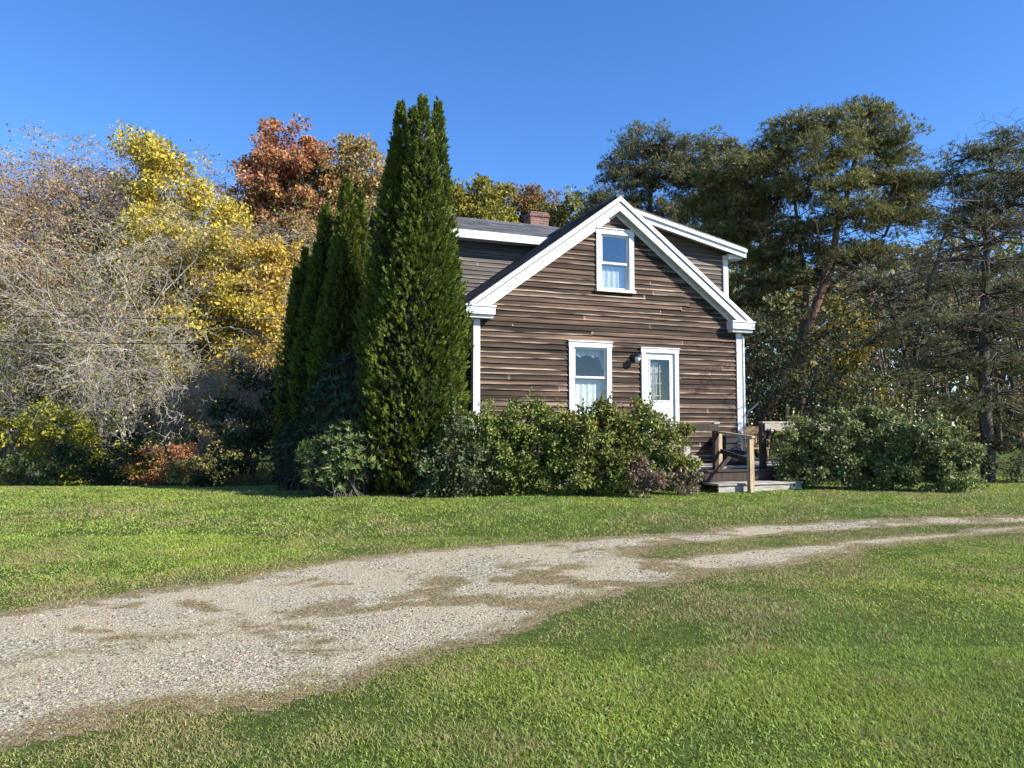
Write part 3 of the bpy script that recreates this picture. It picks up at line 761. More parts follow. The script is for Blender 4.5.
for zz in (2.24, 2.52, 2.80): mb.box((g0 + 0.02, 0.066, zz - 0.011), (g0 + 0.70 * (g1 - g0), 0.078, zz + 0.011))
mb.build('muntin_grid', M_NEWWOOD, door)
mb = MB(); mb.tube([(a + 0.06, -0.02, 2.03), (a + 0.06, -0.07, 2.03)], [0.012, 0.012]); mb.tube([(a + 0.055, -0.07, 2.03), (a + 0.16, -0.072, 2.03)], [0.012, 0.009]); mb.build('handle', M_STEEL, door)
mb = MB(); drape(mb, lambda s: (g0 + 0.05 + s * 0.26, h1 - 0.05), lambda s: (g0 + 0.05 + s * 0.22, h0 + 0.02), 0.14, 30, 5)
hang(mb.build('curtain', M_CURTAIN, None, True), 'pale gathered curtain hanging behind the glass of the white door')

# wall lamp
mb = MB(); lx, lz = 0.43, 3.06
mb.box((lx - 0.055, -0.06, lz - 0.06), (lx + 0.055, -0.02, lz + 0.10)); lamp = mb.build('wall_lamp', M_BLACK, house)
mb = MB(); mb.tube([(lx, -0.05, lz + 0.06), (lx, -0.12, lz + 0.13), (lx + 0.01, -0.17, lz + 0.10)], [0.014] * 3); mb.lathe([(0.03, 0.10), (0.05, 0.085), (0.095, 0.05), (0.10, 0.03), (0.085, 0.03)], (lx + 0.015, -0.17, lz + 0.0), 16); mb.build('lamp_shade', M_BLACK, lamp)
mb = MB(); mb.lathe([(0.0, -0.075), (0.045, -0.06), (0.066, -0.02), (0.06, 0.03)], (lx + 0.015, -0.17, lz), 16); mb.build('globe', M_GLOBE, lamp, True)
mb = MB(); mb.tube([(HW + 0.09, -0.04, 3.7), (HW + 0.09, -0.04, 0.5), (HW + 0.16, -0.16, 0.32)], [0.035] * 3, 10); mb.build('downspout', M_WHITE, house)

# ------------------------------------------------------------------ deck and the things on it
def part(parent, name, material, fn):
    mb = MB(); fn(mb); return mb.build(name, material, parent)
deck = empty('deck', (HX, HY, 0.0), TH)
tag(deck, 'small weathered wooden deck with railings and steps at the right corner of the house', 'deck')
DF, DZ = -1.55, 0.68
def floor_boards(mb):
    y = DF
    while y < -0.12:
        mb.box((0.2, y, DZ - 0.035), (4.9, y + 0.132, DZ + RNG.normal(0, 0.002))); y += 0.138
    y = -0.05
    while y < 1.9:
        mb.box((HW + 0.15, y, DZ - 0.035), (5.6, y + 0.132, DZ)); y += 0.138
part(deck, 'floor', M_OLDWOOD, floor_boards)
part(deck, 'rim_joist', M_BROWNWOOD, lambda mb: (mb.box((0.2, DF - 0.04, DZ - 0.23), (4.9, DF - 0.002, DZ - 0.03)), mb.box((4.9, DF - 0.04, DZ - 0.23), (4.94, -0.1, DZ - 0.03))))
def post(t, d, z0, z1, m, w=0.10, cap=False): 
    p = part(deck, 'post', m, lambda mb: mb.box((t - w / 2, d - w / 2, z0), (t + w / 2, d + w / 2, z1)))
    if cap: part(p, 'post_cap', M_OLDWOOD, lambda mb: mb.box((t - w / 2 - 0.02, d - w / 2 - 0.02, z1), (t + w / 2 + 0.02, d + w / 2 + 0.02, z1 + 0.035)))
def local(px, py, Y):
    p = at(px, py, Y) - np.array([HX, HY, 0]); return np.array([ct * p[0] + st_ * p[1], -st_ * p[0] + ct * p[1], p[2]])
def local_d(px, py, d):
    lo, hi = 8.0, 30.0
    for _ in range(50):
        m = (lo + hi) / 2
        if local(px, py, m)[1] < d: lo = m
        else: hi = m
    return local(px, py, lo)
pa = local_d(717, 470, DF - 0.06); zt = local_d(717, 424, DF - 0.06)[2]
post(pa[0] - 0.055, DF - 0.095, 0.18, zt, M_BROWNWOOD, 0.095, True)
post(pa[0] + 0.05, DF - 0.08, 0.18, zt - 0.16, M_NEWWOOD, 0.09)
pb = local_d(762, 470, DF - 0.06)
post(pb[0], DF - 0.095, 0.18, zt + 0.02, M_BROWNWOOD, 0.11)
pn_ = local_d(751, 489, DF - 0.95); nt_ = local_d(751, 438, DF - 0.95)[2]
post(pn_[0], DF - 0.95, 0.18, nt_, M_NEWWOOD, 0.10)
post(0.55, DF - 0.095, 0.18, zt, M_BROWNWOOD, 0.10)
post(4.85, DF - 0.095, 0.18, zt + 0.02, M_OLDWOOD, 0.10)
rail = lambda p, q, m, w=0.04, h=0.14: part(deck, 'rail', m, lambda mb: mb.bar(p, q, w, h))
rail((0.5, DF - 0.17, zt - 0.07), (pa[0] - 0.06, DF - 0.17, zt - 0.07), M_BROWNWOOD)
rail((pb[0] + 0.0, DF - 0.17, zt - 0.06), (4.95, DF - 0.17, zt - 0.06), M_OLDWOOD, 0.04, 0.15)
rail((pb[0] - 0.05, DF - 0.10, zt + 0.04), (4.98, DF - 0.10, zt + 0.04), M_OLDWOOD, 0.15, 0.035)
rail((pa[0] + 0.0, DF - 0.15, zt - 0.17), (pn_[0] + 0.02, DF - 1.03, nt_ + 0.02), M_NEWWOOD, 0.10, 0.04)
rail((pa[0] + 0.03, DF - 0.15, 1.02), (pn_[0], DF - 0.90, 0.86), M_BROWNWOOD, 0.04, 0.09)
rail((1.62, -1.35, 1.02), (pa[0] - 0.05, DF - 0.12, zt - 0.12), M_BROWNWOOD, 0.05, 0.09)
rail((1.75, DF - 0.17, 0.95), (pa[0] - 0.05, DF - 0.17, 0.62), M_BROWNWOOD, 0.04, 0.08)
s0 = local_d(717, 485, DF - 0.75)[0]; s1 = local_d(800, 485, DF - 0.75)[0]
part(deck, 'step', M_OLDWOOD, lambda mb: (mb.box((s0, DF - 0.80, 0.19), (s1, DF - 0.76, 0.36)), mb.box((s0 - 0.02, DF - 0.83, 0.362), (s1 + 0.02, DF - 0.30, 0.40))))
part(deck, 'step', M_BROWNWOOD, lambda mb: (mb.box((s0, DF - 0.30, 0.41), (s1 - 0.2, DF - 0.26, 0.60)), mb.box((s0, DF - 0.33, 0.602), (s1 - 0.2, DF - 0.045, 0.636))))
part(deck, 'step', M_OLDWOOD, lambda mb: (mb.box((0.5, -0.62, DZ + 0.003), (1.7, -0.02, DZ + 0.20)), mb.box((0.5, -0.32, DZ + 0.203), (1.7, -0.02, DZ + 0.40))))

cp = local_d(757, 455, -0.45)
chair = empty('chair', hpos(cp[0], -0.45, DZ), TH - 0.35); chair.scale = (0.88, 0.88, 0.84)
tag(chair, 'tan wooden chair standing on the deck behind the railing', 'chair')
part(chair, 'seat', M_WICKER, lambda mb: mb.box((-0.24, -0.24, 0.40), (0.24, 0.24, 0.44)))
for x in (-0.21, 0.21):
    for y in (-0.21, 0.21): part(chair, 'leg', M_WICKER, lambda mb: mb.tube([(x, y, 0), (x * 0.98, y * 0.98, 0.40)], [0.018, 0.024]))
def backrest(mb):
    for x in (-0.22, 0.22): mb.tube([(x, 0.22, 0.44), (x, 0.26, 0.7), (x * 0.98, 0.31, 0.98)], [0.022, 0.02, 0.018])
    for i in range(5): mb.box((-0.16 + i * 0.08 - 0.018, 0.255, 0.5), (-0.16 + i * 0.08 + 0.018, 0.272, 0.82))
    mb.box((-0.24, 0.25, 0.82), (0.24, 0.285, 1.02)); mb.box((-0.22, 0.23, 0.47), (0.22, 0.25, 0.52))
part(chair, 'backrest', M_WICKER, backrest)
for x in (-0.25, 0.25): part(chair, 'armrest', M_WICKER, lambda mb: (mb.bar((x, -0.24, 0.64), (x, 0.25, 0.66), 0.05, 0.03), mb.tube([(x, -0.21, 0.42), (x, -0.21, 0.63)], [0.018, 0.018])))
# dark crate by the wall and a slumped bag on the floor
kp = local_d(728, 449, -0.28)
crate = empty('crate', hpos(kp[0], -0.28, DZ), TH)
tag(crate, 'dark slatted crate standing on the deck against the brown wall', 'crate')
def crate_body(mb):
    for k in range(4): 
        z = 0.03 + k * 0.15
        mb.box((-0.2, -0.2, z), (0.2, -0.18, z + 0.12)); mb.box((-0.2, 0.18, z), (0.2, 0.2, z + 0.12)); mb.box((-0.2, -0.178, z), (-0.18, 0.178, z + 0.12)); mb.box((0.18, -0.178, z), (0.2, 0.178, z + 0.12))
    mb.box((-0.178, -0.178, 0.03), (0.178, 0.178, 0.05))
part(crate, 'box', M_CLOTH, crate_body)
part(crate, 'lid', M_BLACK, lambda mb: mb.box((-0.22, -0.22, 0.62), (0.22, 0.22, 0.65)))
def blob(mb, c, r, seed, sq=(1, 1, 1)):
    rg = np.random.default_rng(seed); nu, nv = 22, 12; V = []
    for j in range(nv + 1):
        a = math.pi * j / nv
        for i in range(nu):
            b = 2 * math.pi * i / nu
            k = 1 + 0.16 * math.sin(3 * b + seed) * math.sin(a) + 0.1 * math.sin(5 * b + 2 * a) + rg.normal(0, 0.02)
            V.append((c[0] + r * sq[0] * k * math.sin(a) * math.cos(b), c[1] + r * sq[1] * k * math.sin(a) * math.sin(b), c[2] + max(-r * sq[2] * 0.8, r * sq[2] * k * math.cos(a))))
    mb.add(V, [(j * nu + i, j * nu + (i + 1) % nu, (j + 1) * nu + (i + 1) % nu, (j + 1) * nu + i) for j in range(nv) for i in range(nu)])
bp = local_d(736, 466, -1.0)
bag = empty('bag', hpos(bp[0], -1.0, DZ)); tag(bag, 'slumped black bag lying on the deck floor behind the steps', 'bag')
mb = MB(); blob(mb, (0, 0, 0.145), 0.26, 3, (1.25, 0.8, 0.7)); mb.build('sack', M_CLOTH, bag, True)
mb = MB(); mb.tube([(-0.14, 0, 0.27), (-0.1, -0.02, 0.36), (0.0, -0.03, 0.39), (0.1, -0.02, 0.36), (0.14, 0, 0.27)], [0.014] * 5); mb.build('handle', M_CLOTH, bag, True)
# white pot in the bush by the deck
wp = at(676, 463, 15.25)
pot = empty('flower_pot', (wp[0], wp[1], float(gz(wp[0], wp[1]))))
tag(pot, 'round white glazed pot on a short stand beside the deck railing', 'flower pot')
hz = wp[2] - float(gz(wp[0], wp[1]))
mb = MB(); mb.lathe([(0.0, -0.11), (0.07, -0.105), (0.115, -0.03), (0.12, 0.05), (0.10, 0.10), (0.11, 0.115), (0.09, 0.115), (0.085, 0.06), (0, 0.05)], (0, 0, hz), 24); mb.build('bowl', M_CERAMIC, pot, True)
mb = MB(); mb.tube([(0, 0, 0), (0, 0, hz - 0.10)], [0.025, 0.02]); mb.lathe([(0.0, 0.02), (0.12, 0.015), (0.13, 0)], (0, 0, 0), 20); mb.build('stand', M_BLACK, pot)

# ------------------------------------------------------------------ plants
def pal(n, cols, w=None, jit=0.12, rg=RNG):
    cols = np.array(cols, float); i = rg.choice(len(cols), n, p=None if w is None else np.array(w) / np.sum(w))
    return np.clip(cols[i] * (1 + jit * rg.normal(size=(n, 1))) * (1 + 0.06 * rg.normal(size=(n, 3))), 0.004, 0.9)

def rdir(n, rg): return unit(rg.normal(size=(n, 3)))

def limb(mb, p, q, r0, r1, rg, sag=0.0, n=5, wob=0.06, sides=6):
    p = np.asarray(p, float); q = np.asarray(q, float); ln = np.linalg.norm(q - p)
    t = np.linspace(0, 1, n + 1)[:, None]
    P = p + (q - p) * t; w = rg.normal(size=(n + 1, 3)) * ln * wob; w[0] = 0; w[-1] = 0
    P = P + w; P[:, 2] -= sag * ln * (4 * t * (1 - t))[:, 0]
    mb.tube(P, np.linspace(r0, r1, n + 1), sides); return P

def clumps_in(lobes, per, rg, shell=0.55):
    """points spread through ellipsoid lobes (centre, radii); denser to the outside"""
    P = []; O = []; I = []
    for k, (c, r) in enumerate(lobes):
        n = max(4, int(per * (r[0] * r[2]) ** 1.0))
        d = rdir(n, rg); rad = (shell + (1 - shell) * rg.random((n, 1)) ** 0.6) * (1 + 0.10 * rg.normal(size=(n, 1)))
        P.append(np.asarray(c) + d * rad * np.asarray(r)); O.append(d); I.append(np.full(n, k))
    return np.concatenate(P), np.concatenate(O), np.concatenate(I)

def lobes_px(L_, Y, squash=0.9):
    """lobes given in the picture at depth Y -> real ellipsoids"""
    out = []
    for l in L_:
        px, py, rx, ry = l[:4]; dy = l[4] if len(l) > 4 else 0
        c = at(px, py, Y + dy); k = (Y + dy) / F
        out.append((c, (rx * k, rx * k * squash, ry * k)))
    return out

def broadleaf(name, label, cat, base, lobes, colours, weights=None, per=9, leaves=60, clump=0.45, leaf=0.14, bark=M_BARK_GREY,
              trunk_r=0.16, seed=1, group=None, mat_=None, tintfn=None, twigs=3, up=0.3, droop=0.0, split=0.35, shoots=0):
    rg = np.random.default_rng(seed)
    bx, by = base; bz = float(gz(bx, by)) - 0.05
    root = empty(name, (bx, by, bz)); O = np.array([bx, by, bz])
    C, D, I = clumps_in(lobes, per, rg)
    tb = MB()
    top = max(l[0][2] for l in lobes); cen = np.mean([l[0] for l in lobes], 0)
    fork = np.array([bx, by, bz]) + (np.array([cen[0], cen[1], 0]) - np.array([bx, by, 0])) * 0.3 + np.array([0, 0, (min(l[0][2] for l in lobes) - bz) * split + 0.1])
    limb(tb, (bx - bx, 0, 0), fork - O, trunk_r, trunk_r * 0.75, rg, n=4, wob=0.02, sides=9)
    SP, SQ, R0, R1 = [], [], [], []
    for k, (c, r) in enumerate(lobes):
        mid = limb(tb, fork - O, c - O, trunk_r * 0.62, trunk_r * 0.22, rg, n=5, wob=0.05, sides=6)
        for P in C[I == k]:
            a = mid[rg.integers(2, len(mid))]; q = P - O
            m = a + (q - a) * 0.5 + rg.normal(size=3) * 0.06 * np.linalg.norm(q - a) + np.array([0, 0, 0.05])
            rr = trunk_r * 0.12
            SP += [a, m]; SQ += [m, q]; R0 += [rr, rr * 0.6]; R1 += [rr * 0.6, rr * 0.25]
    # fine twigs in each clump
    m = len(C); T = np.repeat(C - O, twigs, 0)
    tip = T + rdir(len(T), rg) * clump * (0.6 + 0.6 * rg.random((len(T), 1)))
    tb.sticks(np.array(SP), np.array(SQ), np.array(R0), np.array(R1), 4)
    tb.sticks(T, tip, np.full(len(T), 0.006), np.full(len(T), 0.003), 3)
    tb.build('trunk', bark, root, True)
    lb = MB(); nl = (leaves * (0.5 + rg.random(m))).astype(int)
    ci = np.repeat(np.arange(m), nl); n = len(ci)
    off = rdir(n, rg) * (rg.random((n, 1)) ** 0.45) * clump * (0.7 + 0.6 * rg.random(m))[ci][:, None]
    off[:, 2] *= 0.75
    P = C[ci] + off
    ax = rdir(n, rg) * 0.8 + unit(off) * 0.6 + np.array([0, 0, -droop])
    nr = rdir(n, rg) * 0.7 + D[ci] * 0.5 + np.array([0, 0, up])
    sz = leaf * (0.55 + 0.8 * rg.random(n)) * (0.7 + 0.6 * rg.random(m))[ci]
    col = pal(n, colours, weights, 0.16, rg) * (0.85 + 0.3 * rg.random(m))[ci][:, None]
    if tintfn is not None: col = tintfn(P, col, rg)
    if shoots:
        j = rg.choice(m, shoots); S0 = C[j]; sd = unit(D[j] * 0.7 + np.array([0, 0, 0.9]) + rdir(shoots, rg) * 0.5); sl = clump * (1.2 + 1.6 * rg.random((shoots, 1)))
        nb = 13; f = np.tile(np.linspace(0.35, 1, nb), shoots)[:, None]; jj = np.repeat(np.arange(shoots), nb)
        P = np.concatenate([P, S0[jj] + sd[jj] * sl[jj] * f + np.array([0, 0, -0.05]) * f * f]); ax = np.concatenate([ax, rdir(len(jj), rg) + sd[jj] * 0.5]); nr = np.concatenate([nr, rdir(len(jj), rg) * 0.6 + np.array([0, 0, 0.8])])
        sz = np.concatenate([sz, leaf * (0.6 + 0.7 * rg.random(len(jj)))]); col = np.concatenate([col, pal(len(jj), colours, weights, 0.16, rg)])
    lb.leaves(P - O, ax, nr, sz, sz * 0.72, np.clip(col, 0.004, 0.9))
    lb.build('crown', mat_ or M_LEAF, root)
    return tag(root, label, cat, group)

# palettes, real leaf colours
YEL = [(0.56, 0.43, 0.06), (0.62, 0.48, 0.09), (0.44, 0.38, 0.07), (0.30, 0.29, 0.06)]
GOLD = [(0.55, 0.38, 0.06), (0.60, 0.44, 0.10), (0.42, 0.30, 0.06), (0.30, 0.26, 0.06)]
RED = [(0.44, 0.155, 0.085), (0.40, 0.20, 0.10), (0.50, 0.25, 0.13), (0.28, 0.19, 0.08)]
TAN = [(0.40, 0.28, 0.11), (0.33, 0.25, 0.11), (0.25, 0.22, 0.085), (0.45, 0.33, 0.15)]
OLIVE = [(0.17, 0.17, 0.045), (0.23, 0.22, 0.06), (0.30, 0.26, 0.06), (0.12, 0.13, 0.04)]
GREEN = [(0.055, 0.10, 0.025), (0.08, 0.13, 0.03), (0.10, 0.15, 0.045), (0.04, 0.075, 0.02)]
DARK = [(0.022, 0.04, 0.014), (0.035, 0.06, 0.02), (0.045, 0.07, 0.025)]
LIME = [(0.27, 0.29, 0.035), (0.36, 0.35, 0.045), (0.19, 0.23, 0.03), (0.44, 0.39, 0.055)]
PINE = [(0.15, 0.155, 0.048), (0.195, 0.195, 0.06), (0.235, 0.22, 0.078), (0.10, 0.105, 0.034)]

# ---- bare trees with fine pale twigs
def twig_tree_mesh(seed, H, spread, kids=(9, 7, 6, 5), r0=0.13, stems=4, leafy=0.0, lean=(0, 0)):
    rd = random.Random(seed); seg = []; tips = []
    def br(px, py, pz, dx, dy, dz, ln, r, lv):
        n = (6, 5, 4, 3, 2)[lv]; st = ln / n
        wig = (0.10, 0.22, 0.30, 0.34, 0.4)[lv]
        for i in range(n):
            dx += rd.gauss(0, wig); dy += rd.gauss(0, wig); dz += rd.gauss(0, wig) + (0.05, 0.06, 0.02, -0.02, -0.03)[lv]
            m = 1 / math.sqrt(dx * dx + dy * dy + dz * dz + 1e-9); dx *= m; dy *= m; dz *= m
            qx, qy, qz = px + dx * st, py + dy * st, max(0.15, pz + dz * st)
            r1 = max(r * (1 - 0.75 / n), 0.0035)
            seg.append((px, py, pz, qx, qy, qz, r, r1))
            if lv < 4:
                k = kids[lv] / n
                k = int(k) + (rd.random() < k - int(k))
                if lv == 0 and i < 2: k = 0
                for _ in range(k):
                    th = rd.random() * 6.283; a = 0.55 + 0.5 * rd.random()
                    vx, vy, vz = rd.gauss(0, 1), rd.gauss(0, 1), rd.gauss(0, 1)
                    dt = vx * dx + vy * dy + vz * dz; vx -= dt * dx; vy -= dt * dy; vz -= dt * dz
                    mm = 1 / math.sqrt(vx * vx + vy * vy + vz * vz + 1e-9)
                    ca, sa = math.cos(a), math.sin(a)
                    br(qx, qy, qz, dx * ca + vx * mm * sa, dy * ca + vy * mm * sa, dz * ca + vz * mm * sa,
                       ln * (0.62, 0.52, 0.50, 0.45)[lv] * (0.6 + 0.6 * rd.random()), max(r1 * (0.55, 0.5, 0.5, 0.6)[lv], 0.004), lv + 1)
            px, py, pz, r = qx, qy, qz, r1
        if lv >= 3: tips.append((px, py, pz, dx, dy, dz))
    for s in range(stems):
        a = 6.283 * (s + rd.random() * 0.6) / stems
        sp = spread * (0.5 + 0.7 * rd.random())
        br(math.cos(a) * 0.2, math.sin(a) * 0.2, 0, math.cos(a) * sp + lean[0], math.sin(a) * sp + lean[1], 1.0, H * (0.75 + 0.35 * rd.random()), r0 * (0.6 + 0.5 * rd.random()), 0)
    S = np.array(seg); T = np.array(tips)
    k = H / np.percentile(S[:, 5], 96)
    S[:, :6] *= k; T[:, :3] *= k
    z0 = 0.72 * H                                  # a rounded, even top
    dome = lambda z: np.where(z < z0, z, z0 + (H * 1.06 - z0) * (1 - np.exp(-np.maximum(z - z0, 0) / (H * 1.06 - z0))))
    S[:, 2] = dome(S[:, 2]); S[:, 5] = dome(S[:, 5]); T[:, 2] = dome(T[:, 2])
    return S, T
def twig_tree(name, label, base, H, spread, seed, leafcols=None, leafn=0, leafh=0.0, bark=M_BARK_PALE, kids=(9, 7, 6, 5), stems=4, lean=(0, 0), group=None, thick=1.0, cat='tree', r0=0.13):
    S, T = twig_tree_mesh(seed, H, spread, kids, r0, stems, 0, lean)
    bz = float(gz(*base)) - 0.05
    root = empty(name, (base[0], base[1], bz))
    mb = MB(); fat = S[:, 6] > 0.025
    mb.sticks(S[fat, :3], S[fat, 3:6], S[fat, 6], S[fat, 7], 7)
    mb.sticks(S[~fat, :3], S[~fat, 3:6], S[~fat, 6] * thick, S[~fat, 7] * thick, 3)
    mb.build('branches', bark, root, True)
    if leafn:
        rg = np.random.default_rng(seed + 5); w = smooth(leafh, leafh + 0.25, T[:, 2] / T[:, 2].max()) + 0.03
        i = rg.choice(len(T), leafn, p=w / w.sum())
        P = T[i, :3] + rg.normal(0, 0.09, (leafn, 3)); s = 0.055 + 0.06 * rg.random(leafn)
        lb = MB(); lb.leaves(P, rdir(leafn, rg), rdir(leafn, rg) + np.array([0, 0, .3]), s, s * 0.75, pal(leafn, leafcols, None, 0.15, rg)); lb.build('crown', M_LEAF, root)
    return tag(root, label, cat, group)

def gp(px, Y): 
    p = at(px, 430, Y); return (p[0], Y)

def hidden_note(): pass
BT = 'bare trees of the left thicket'
BR = [(0.36, 0.24, 0.13), (0.38, 0.28, 0.15), (0.27, 0.20, 0.10)]
twig_tree('bare_tree', 'grey leafless tree with fine tangled twigs at the centre of the left thicket', gp(105, 24.6), 9.0, 0.6, 11, OLIVE + TAN, 14000, 0.1, stems=7, kids=(11, 8, 6, 5), group=BT, r0=0.12, thick=1.2)
twig_tree('bare_tree', 'tall bare tree with brown leaf remnants on top at the left edge of the photo', gp(8, 27.5), 12.2, 0.5, 12, BR + TAN, 60000, 0.2, bark=M_BARK_BROWN, stems=6, kids=(12, 9, 7, 6), group=BT, thick=1.2)
twig_tree('bare_tree', 'twiggy tree with sparse rusty leaves along its rounded top behind the grey thicket', gp(72, 29), 12.7, 0.42, 13, BR + [(0.30, 0.15, 0.10)], 60000, 0.2, bark=M_BARK_BROWN, stems=6, kids=(12, 9, 7, 6), group=BT, thick=1.2)
twig_tree('bare_tree', 'low spreading bare tree with drooping silver twigs before the yellow trees', gp(172, 22.6), 4.9, 0.8, 14, LIME, 2500, 0.0, stems=7, kids=(11, 8, 6, 5), group=BT, r0=0.08, thick=1.25)
twig_tree('bare_tree', 'low bare grey tree spreading over the yellow-green shrubs at the lawn edge', gp(40, 25.2), 6.0, 0.7, 15, OLIVE + LIME, 12000, 0.0, stems=7, kids=(11, 8, 6, 5), group=BT, r0=0.09, thick=1.2)

# ---- coloured trees
broadleaf('yellow_tree', 'tall bright yellow tree rising above the grey thicket', 'tree', gp(165, 26.5),
          lobes_px([(140, 150, 22, 24), (165, 190, 42, 40), (205, 235, 40, 42, 1), (170, 255, 48, 48, -1), (205, 290, 45, 45, -1), (155, 330, 45, 50), (225, 270, 36, 40, -2), (190, 340, 45, 45, -2), (240, 330, 34, 50, -2)], 26.5), YEL, [4, 4, 4, 4], per=20, leaves=150, clump=0.5, leaf=0.115, seed=21, trunk_r=0.15)
broadleaf('yellow_tree', 'low golden tree between the grey thicket and the dark evergreens', 'tree', gp(255, 25),
          lobes_px([(280, 262, 20, 22), (262, 275, 34, 40), (235, 300, 40, 45), (270, 330, 32, 45), (230, 360, 45, 50), (265, 390, 35, 45)], 25), GOLD, [4, 4, 3, 2], per=22, leaves=100, clump=0.38, leaf=0.12, seed=22, trunk_r=0.1)
def redtop(P, col, rg):
    k = smooth(9.3, 14.6, P[:, 2] + rg.normal(0, 1.3, len(P)) - 0.25 * (P[:, 0] + 11.5))[:, None]
    g = pal(len(P), OLIVE + TAN + TAN, None, 0.15, rg)
    return np.where(rg.random((len(P), 1)) < k, col, g)
broadleaf('maple_tree', 'rounded maple turning red and orange behind the yellow trees', 'tree', gp(290, 36),
          lobes_px([(285, 155, 34, 32), (262, 185, 36, 34), (305, 185, 40, 40), (255, 215, 30, 28), (280, 225, 42, 38), (310, 240, 40, 45)], 36), RED, [4, 3, 4, 2], per=15, leaves=110, clump=0.5, leaf=0.17, seed=23, tintfn=redtop, trunk_r=0.22, bark=M_BARK_DARK)
broadleaf('maple_tree', 'tan brown maple standing right behind the tall evergreens', 'tree', gp(350, 37),
          lobes_px([(340, 165, 38, 32), (365, 180, 36, 38), (335, 205, 40, 40), (375, 215, 34, 50), (345, 250, 42, 50)], 37), TAN, [4, 3, 3, 2], per=14, leaves=110, clump=0.5, leaf=0.16, seed=24, trunk_r=0.2, bark=M_BARK_DARK)
broadleaf('maple_tree', 'yellow-green tree above the wing roof beside the tall evergreen', 'tree', gp(478, 38),
          lobes_px([(470, 205, 26, 26), (492, 208, 24, 24), (440, 215, 30, 30), (480, 235, 40, 30)], 38), [(0.30, 0.27, 0.04), (0.36, 0.30, 0.05), (0.24, 0.22, 0.05), (0.18, 0.18, 0.05)], None, per=18, leaves=110, clump=0.5, leaf=0.17, seed=25, group='trees behind the house')
broadleaf('maple_tree', 'red-brown tree above the brick chimney', 'tree', gp(530, 41),
          lobes_px([(525, 208, 24, 22), (545, 212, 20, 20), (530, 235, 40, 25)], 41), [(0.26, 0.11, 0.06), (0.25, 0.16, 0.07), (0.18, 0.15, 0.05), (0.30, 0.22, 0.07)], None, per=18, leaves=110, clump=0.5, leaf=0.17, seed=26, group='trees behind the house')
broadleaf('maple_tree', 'olive tree between the chimney and the pines', 'tree', gp(570, 39),
          lobes_px([(560, 212, 22, 22), (578, 214, 18, 22), (590, 230, 24, 28)], 39), OLIVE, None, per=12, leaves=60, clump=0.5, leaf=0.2, seed=27, group='trees behind the house')

# ---- undergrowth along the left edge of the lawn
def shrub(label, px, Y, wpx, toppx, cols, weights=None, seed=1, leaf=0.07, leaves=70, per=34, mat_=None, bark=M_BARK_DARK, name='shrub', group=None, basepy=None, squash=0.8, clump=0.2, cat='shrub', lobes=None, tintfn=None):
    k = Y / F; c = gp(px, Y); bz = float(gz(*c))
    zt = at(px, toppx, Y)[2]; h = zt - bz; w = wpx * k
    rg = np.random.default_rng(seed)
    if lobes is None:
        nl = max(2, int(round(w / max(h, 0.5) * 1.6))); lobes = []
        for i in range(nl):
            f = (i + 0.5) / nl - 0.5; hh = h * (0.74 + 0.24 * rg.random()) if nl > 1 else h
            if i == nl // 2: hh = h
            rx = w / nl * 0.72 + 0.1
            lobes.append((np.array([c[0] + f * w * 0.9, Y + rg.normal(0, 0.15), bz + hh * 0.52]), (rx, min(rx, 0.95) * squash, hh * 0.5)))
    return broadleaf(name, label, cat, c, lobes, cols, weights, per=per, leaves=leaves, clump=clump, leaf=leaf, bark=bark, trunk_r=0.035, seed=seed, group=group, mat_=mat_, twigs=3, split=0.2, tintfn=tintfn)
UG = 'shrubs along the left edge of the lawn'
shrub('bushy lime yellow shrub at the left edge of the photo', 30, 20.6, 108, 396, LIME, None, 31, 0.09, 60, 26, group=UG, clump=0.26)
shrub('yellow-green shrub next to the dark leafy shrub below the grey twigs', 82, 20.9, 60, 404, LIME, [3, 2, 4, 1], 32, 0.09, 55, 24, group=UG, clump=0.26)
shrub('low pale green ground shrub in front of the lime yellow shrub', 14, 19.6, 84, 458, [(0.10, 0.14, 0.04), (0.18, 0.22, 0.05), (0.07, 0.10, 0.03)], None, 33, 0.07, 60, 40, group=UG)
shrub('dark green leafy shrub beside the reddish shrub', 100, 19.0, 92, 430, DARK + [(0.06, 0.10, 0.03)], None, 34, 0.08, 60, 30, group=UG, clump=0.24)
shrub('orange-red autumn shrub at the far edge of the lawn', 162, 20.1, 64, 440, [(0.38, 0.16, 0.08), (0.42, 0.24, 0.10), (0.32, 0.22, 0.08), (0.30, 0.11, 0.07)], None, 35, 0.065, 80, 64, group=UG)
shrub('yellow-green autumn shrub between the reddish shrub and the dark evergreens', 220, 19.65, 88, 446, [(0.30, 0.27, 0.08), (0.20, 0.22, 0.06), (0.38, 0.32, 0.11)], None, 36, 0.065, 80, 64, group=UG)
shrub('olive yellow shrub filling the gap behind the dark green leafy shrub', 132, 20.9, 60, 432, LIME + [(0.20, 0.19, 0.06)], None, 41, 0.08, 60, 34, group=UG, clump=0.24)
shrub('small round dark green shrub sitting low on the lawn edge', 205, 17.4, 34, 468, DARK, None, 37, 0.05, 90, 90, group=UG)
shrub('tall thin brown weeds behind the orange-red shrub', 215, 20.4, 110, 412, [(0.24, 0.19, 0.08), (0.18, 0.17, 0.06), (0.30, 0.23, 0.09), (0.12, 0.13, 0.05)], None, 38, 0.07, 45, 22, group=UG)
shrub('olive brown thicket under the grey twigs at the left', 60, 23.5, 180, 345, [(0.16, 0.14, 0.06), (0.12, 0.12, 0.05), (0.20, 0.16, 0.08)], None, 39, 0.09, 40, 9, group=UG, clump=0.35)
shrub('tall dark leafy bush touching the leftmost evergreen', 254, 17.9, 56, 350, DARK, None, 40, 0.09, 75, 30, group=UG, clump=0.26, mat_=M_GLOSSY)

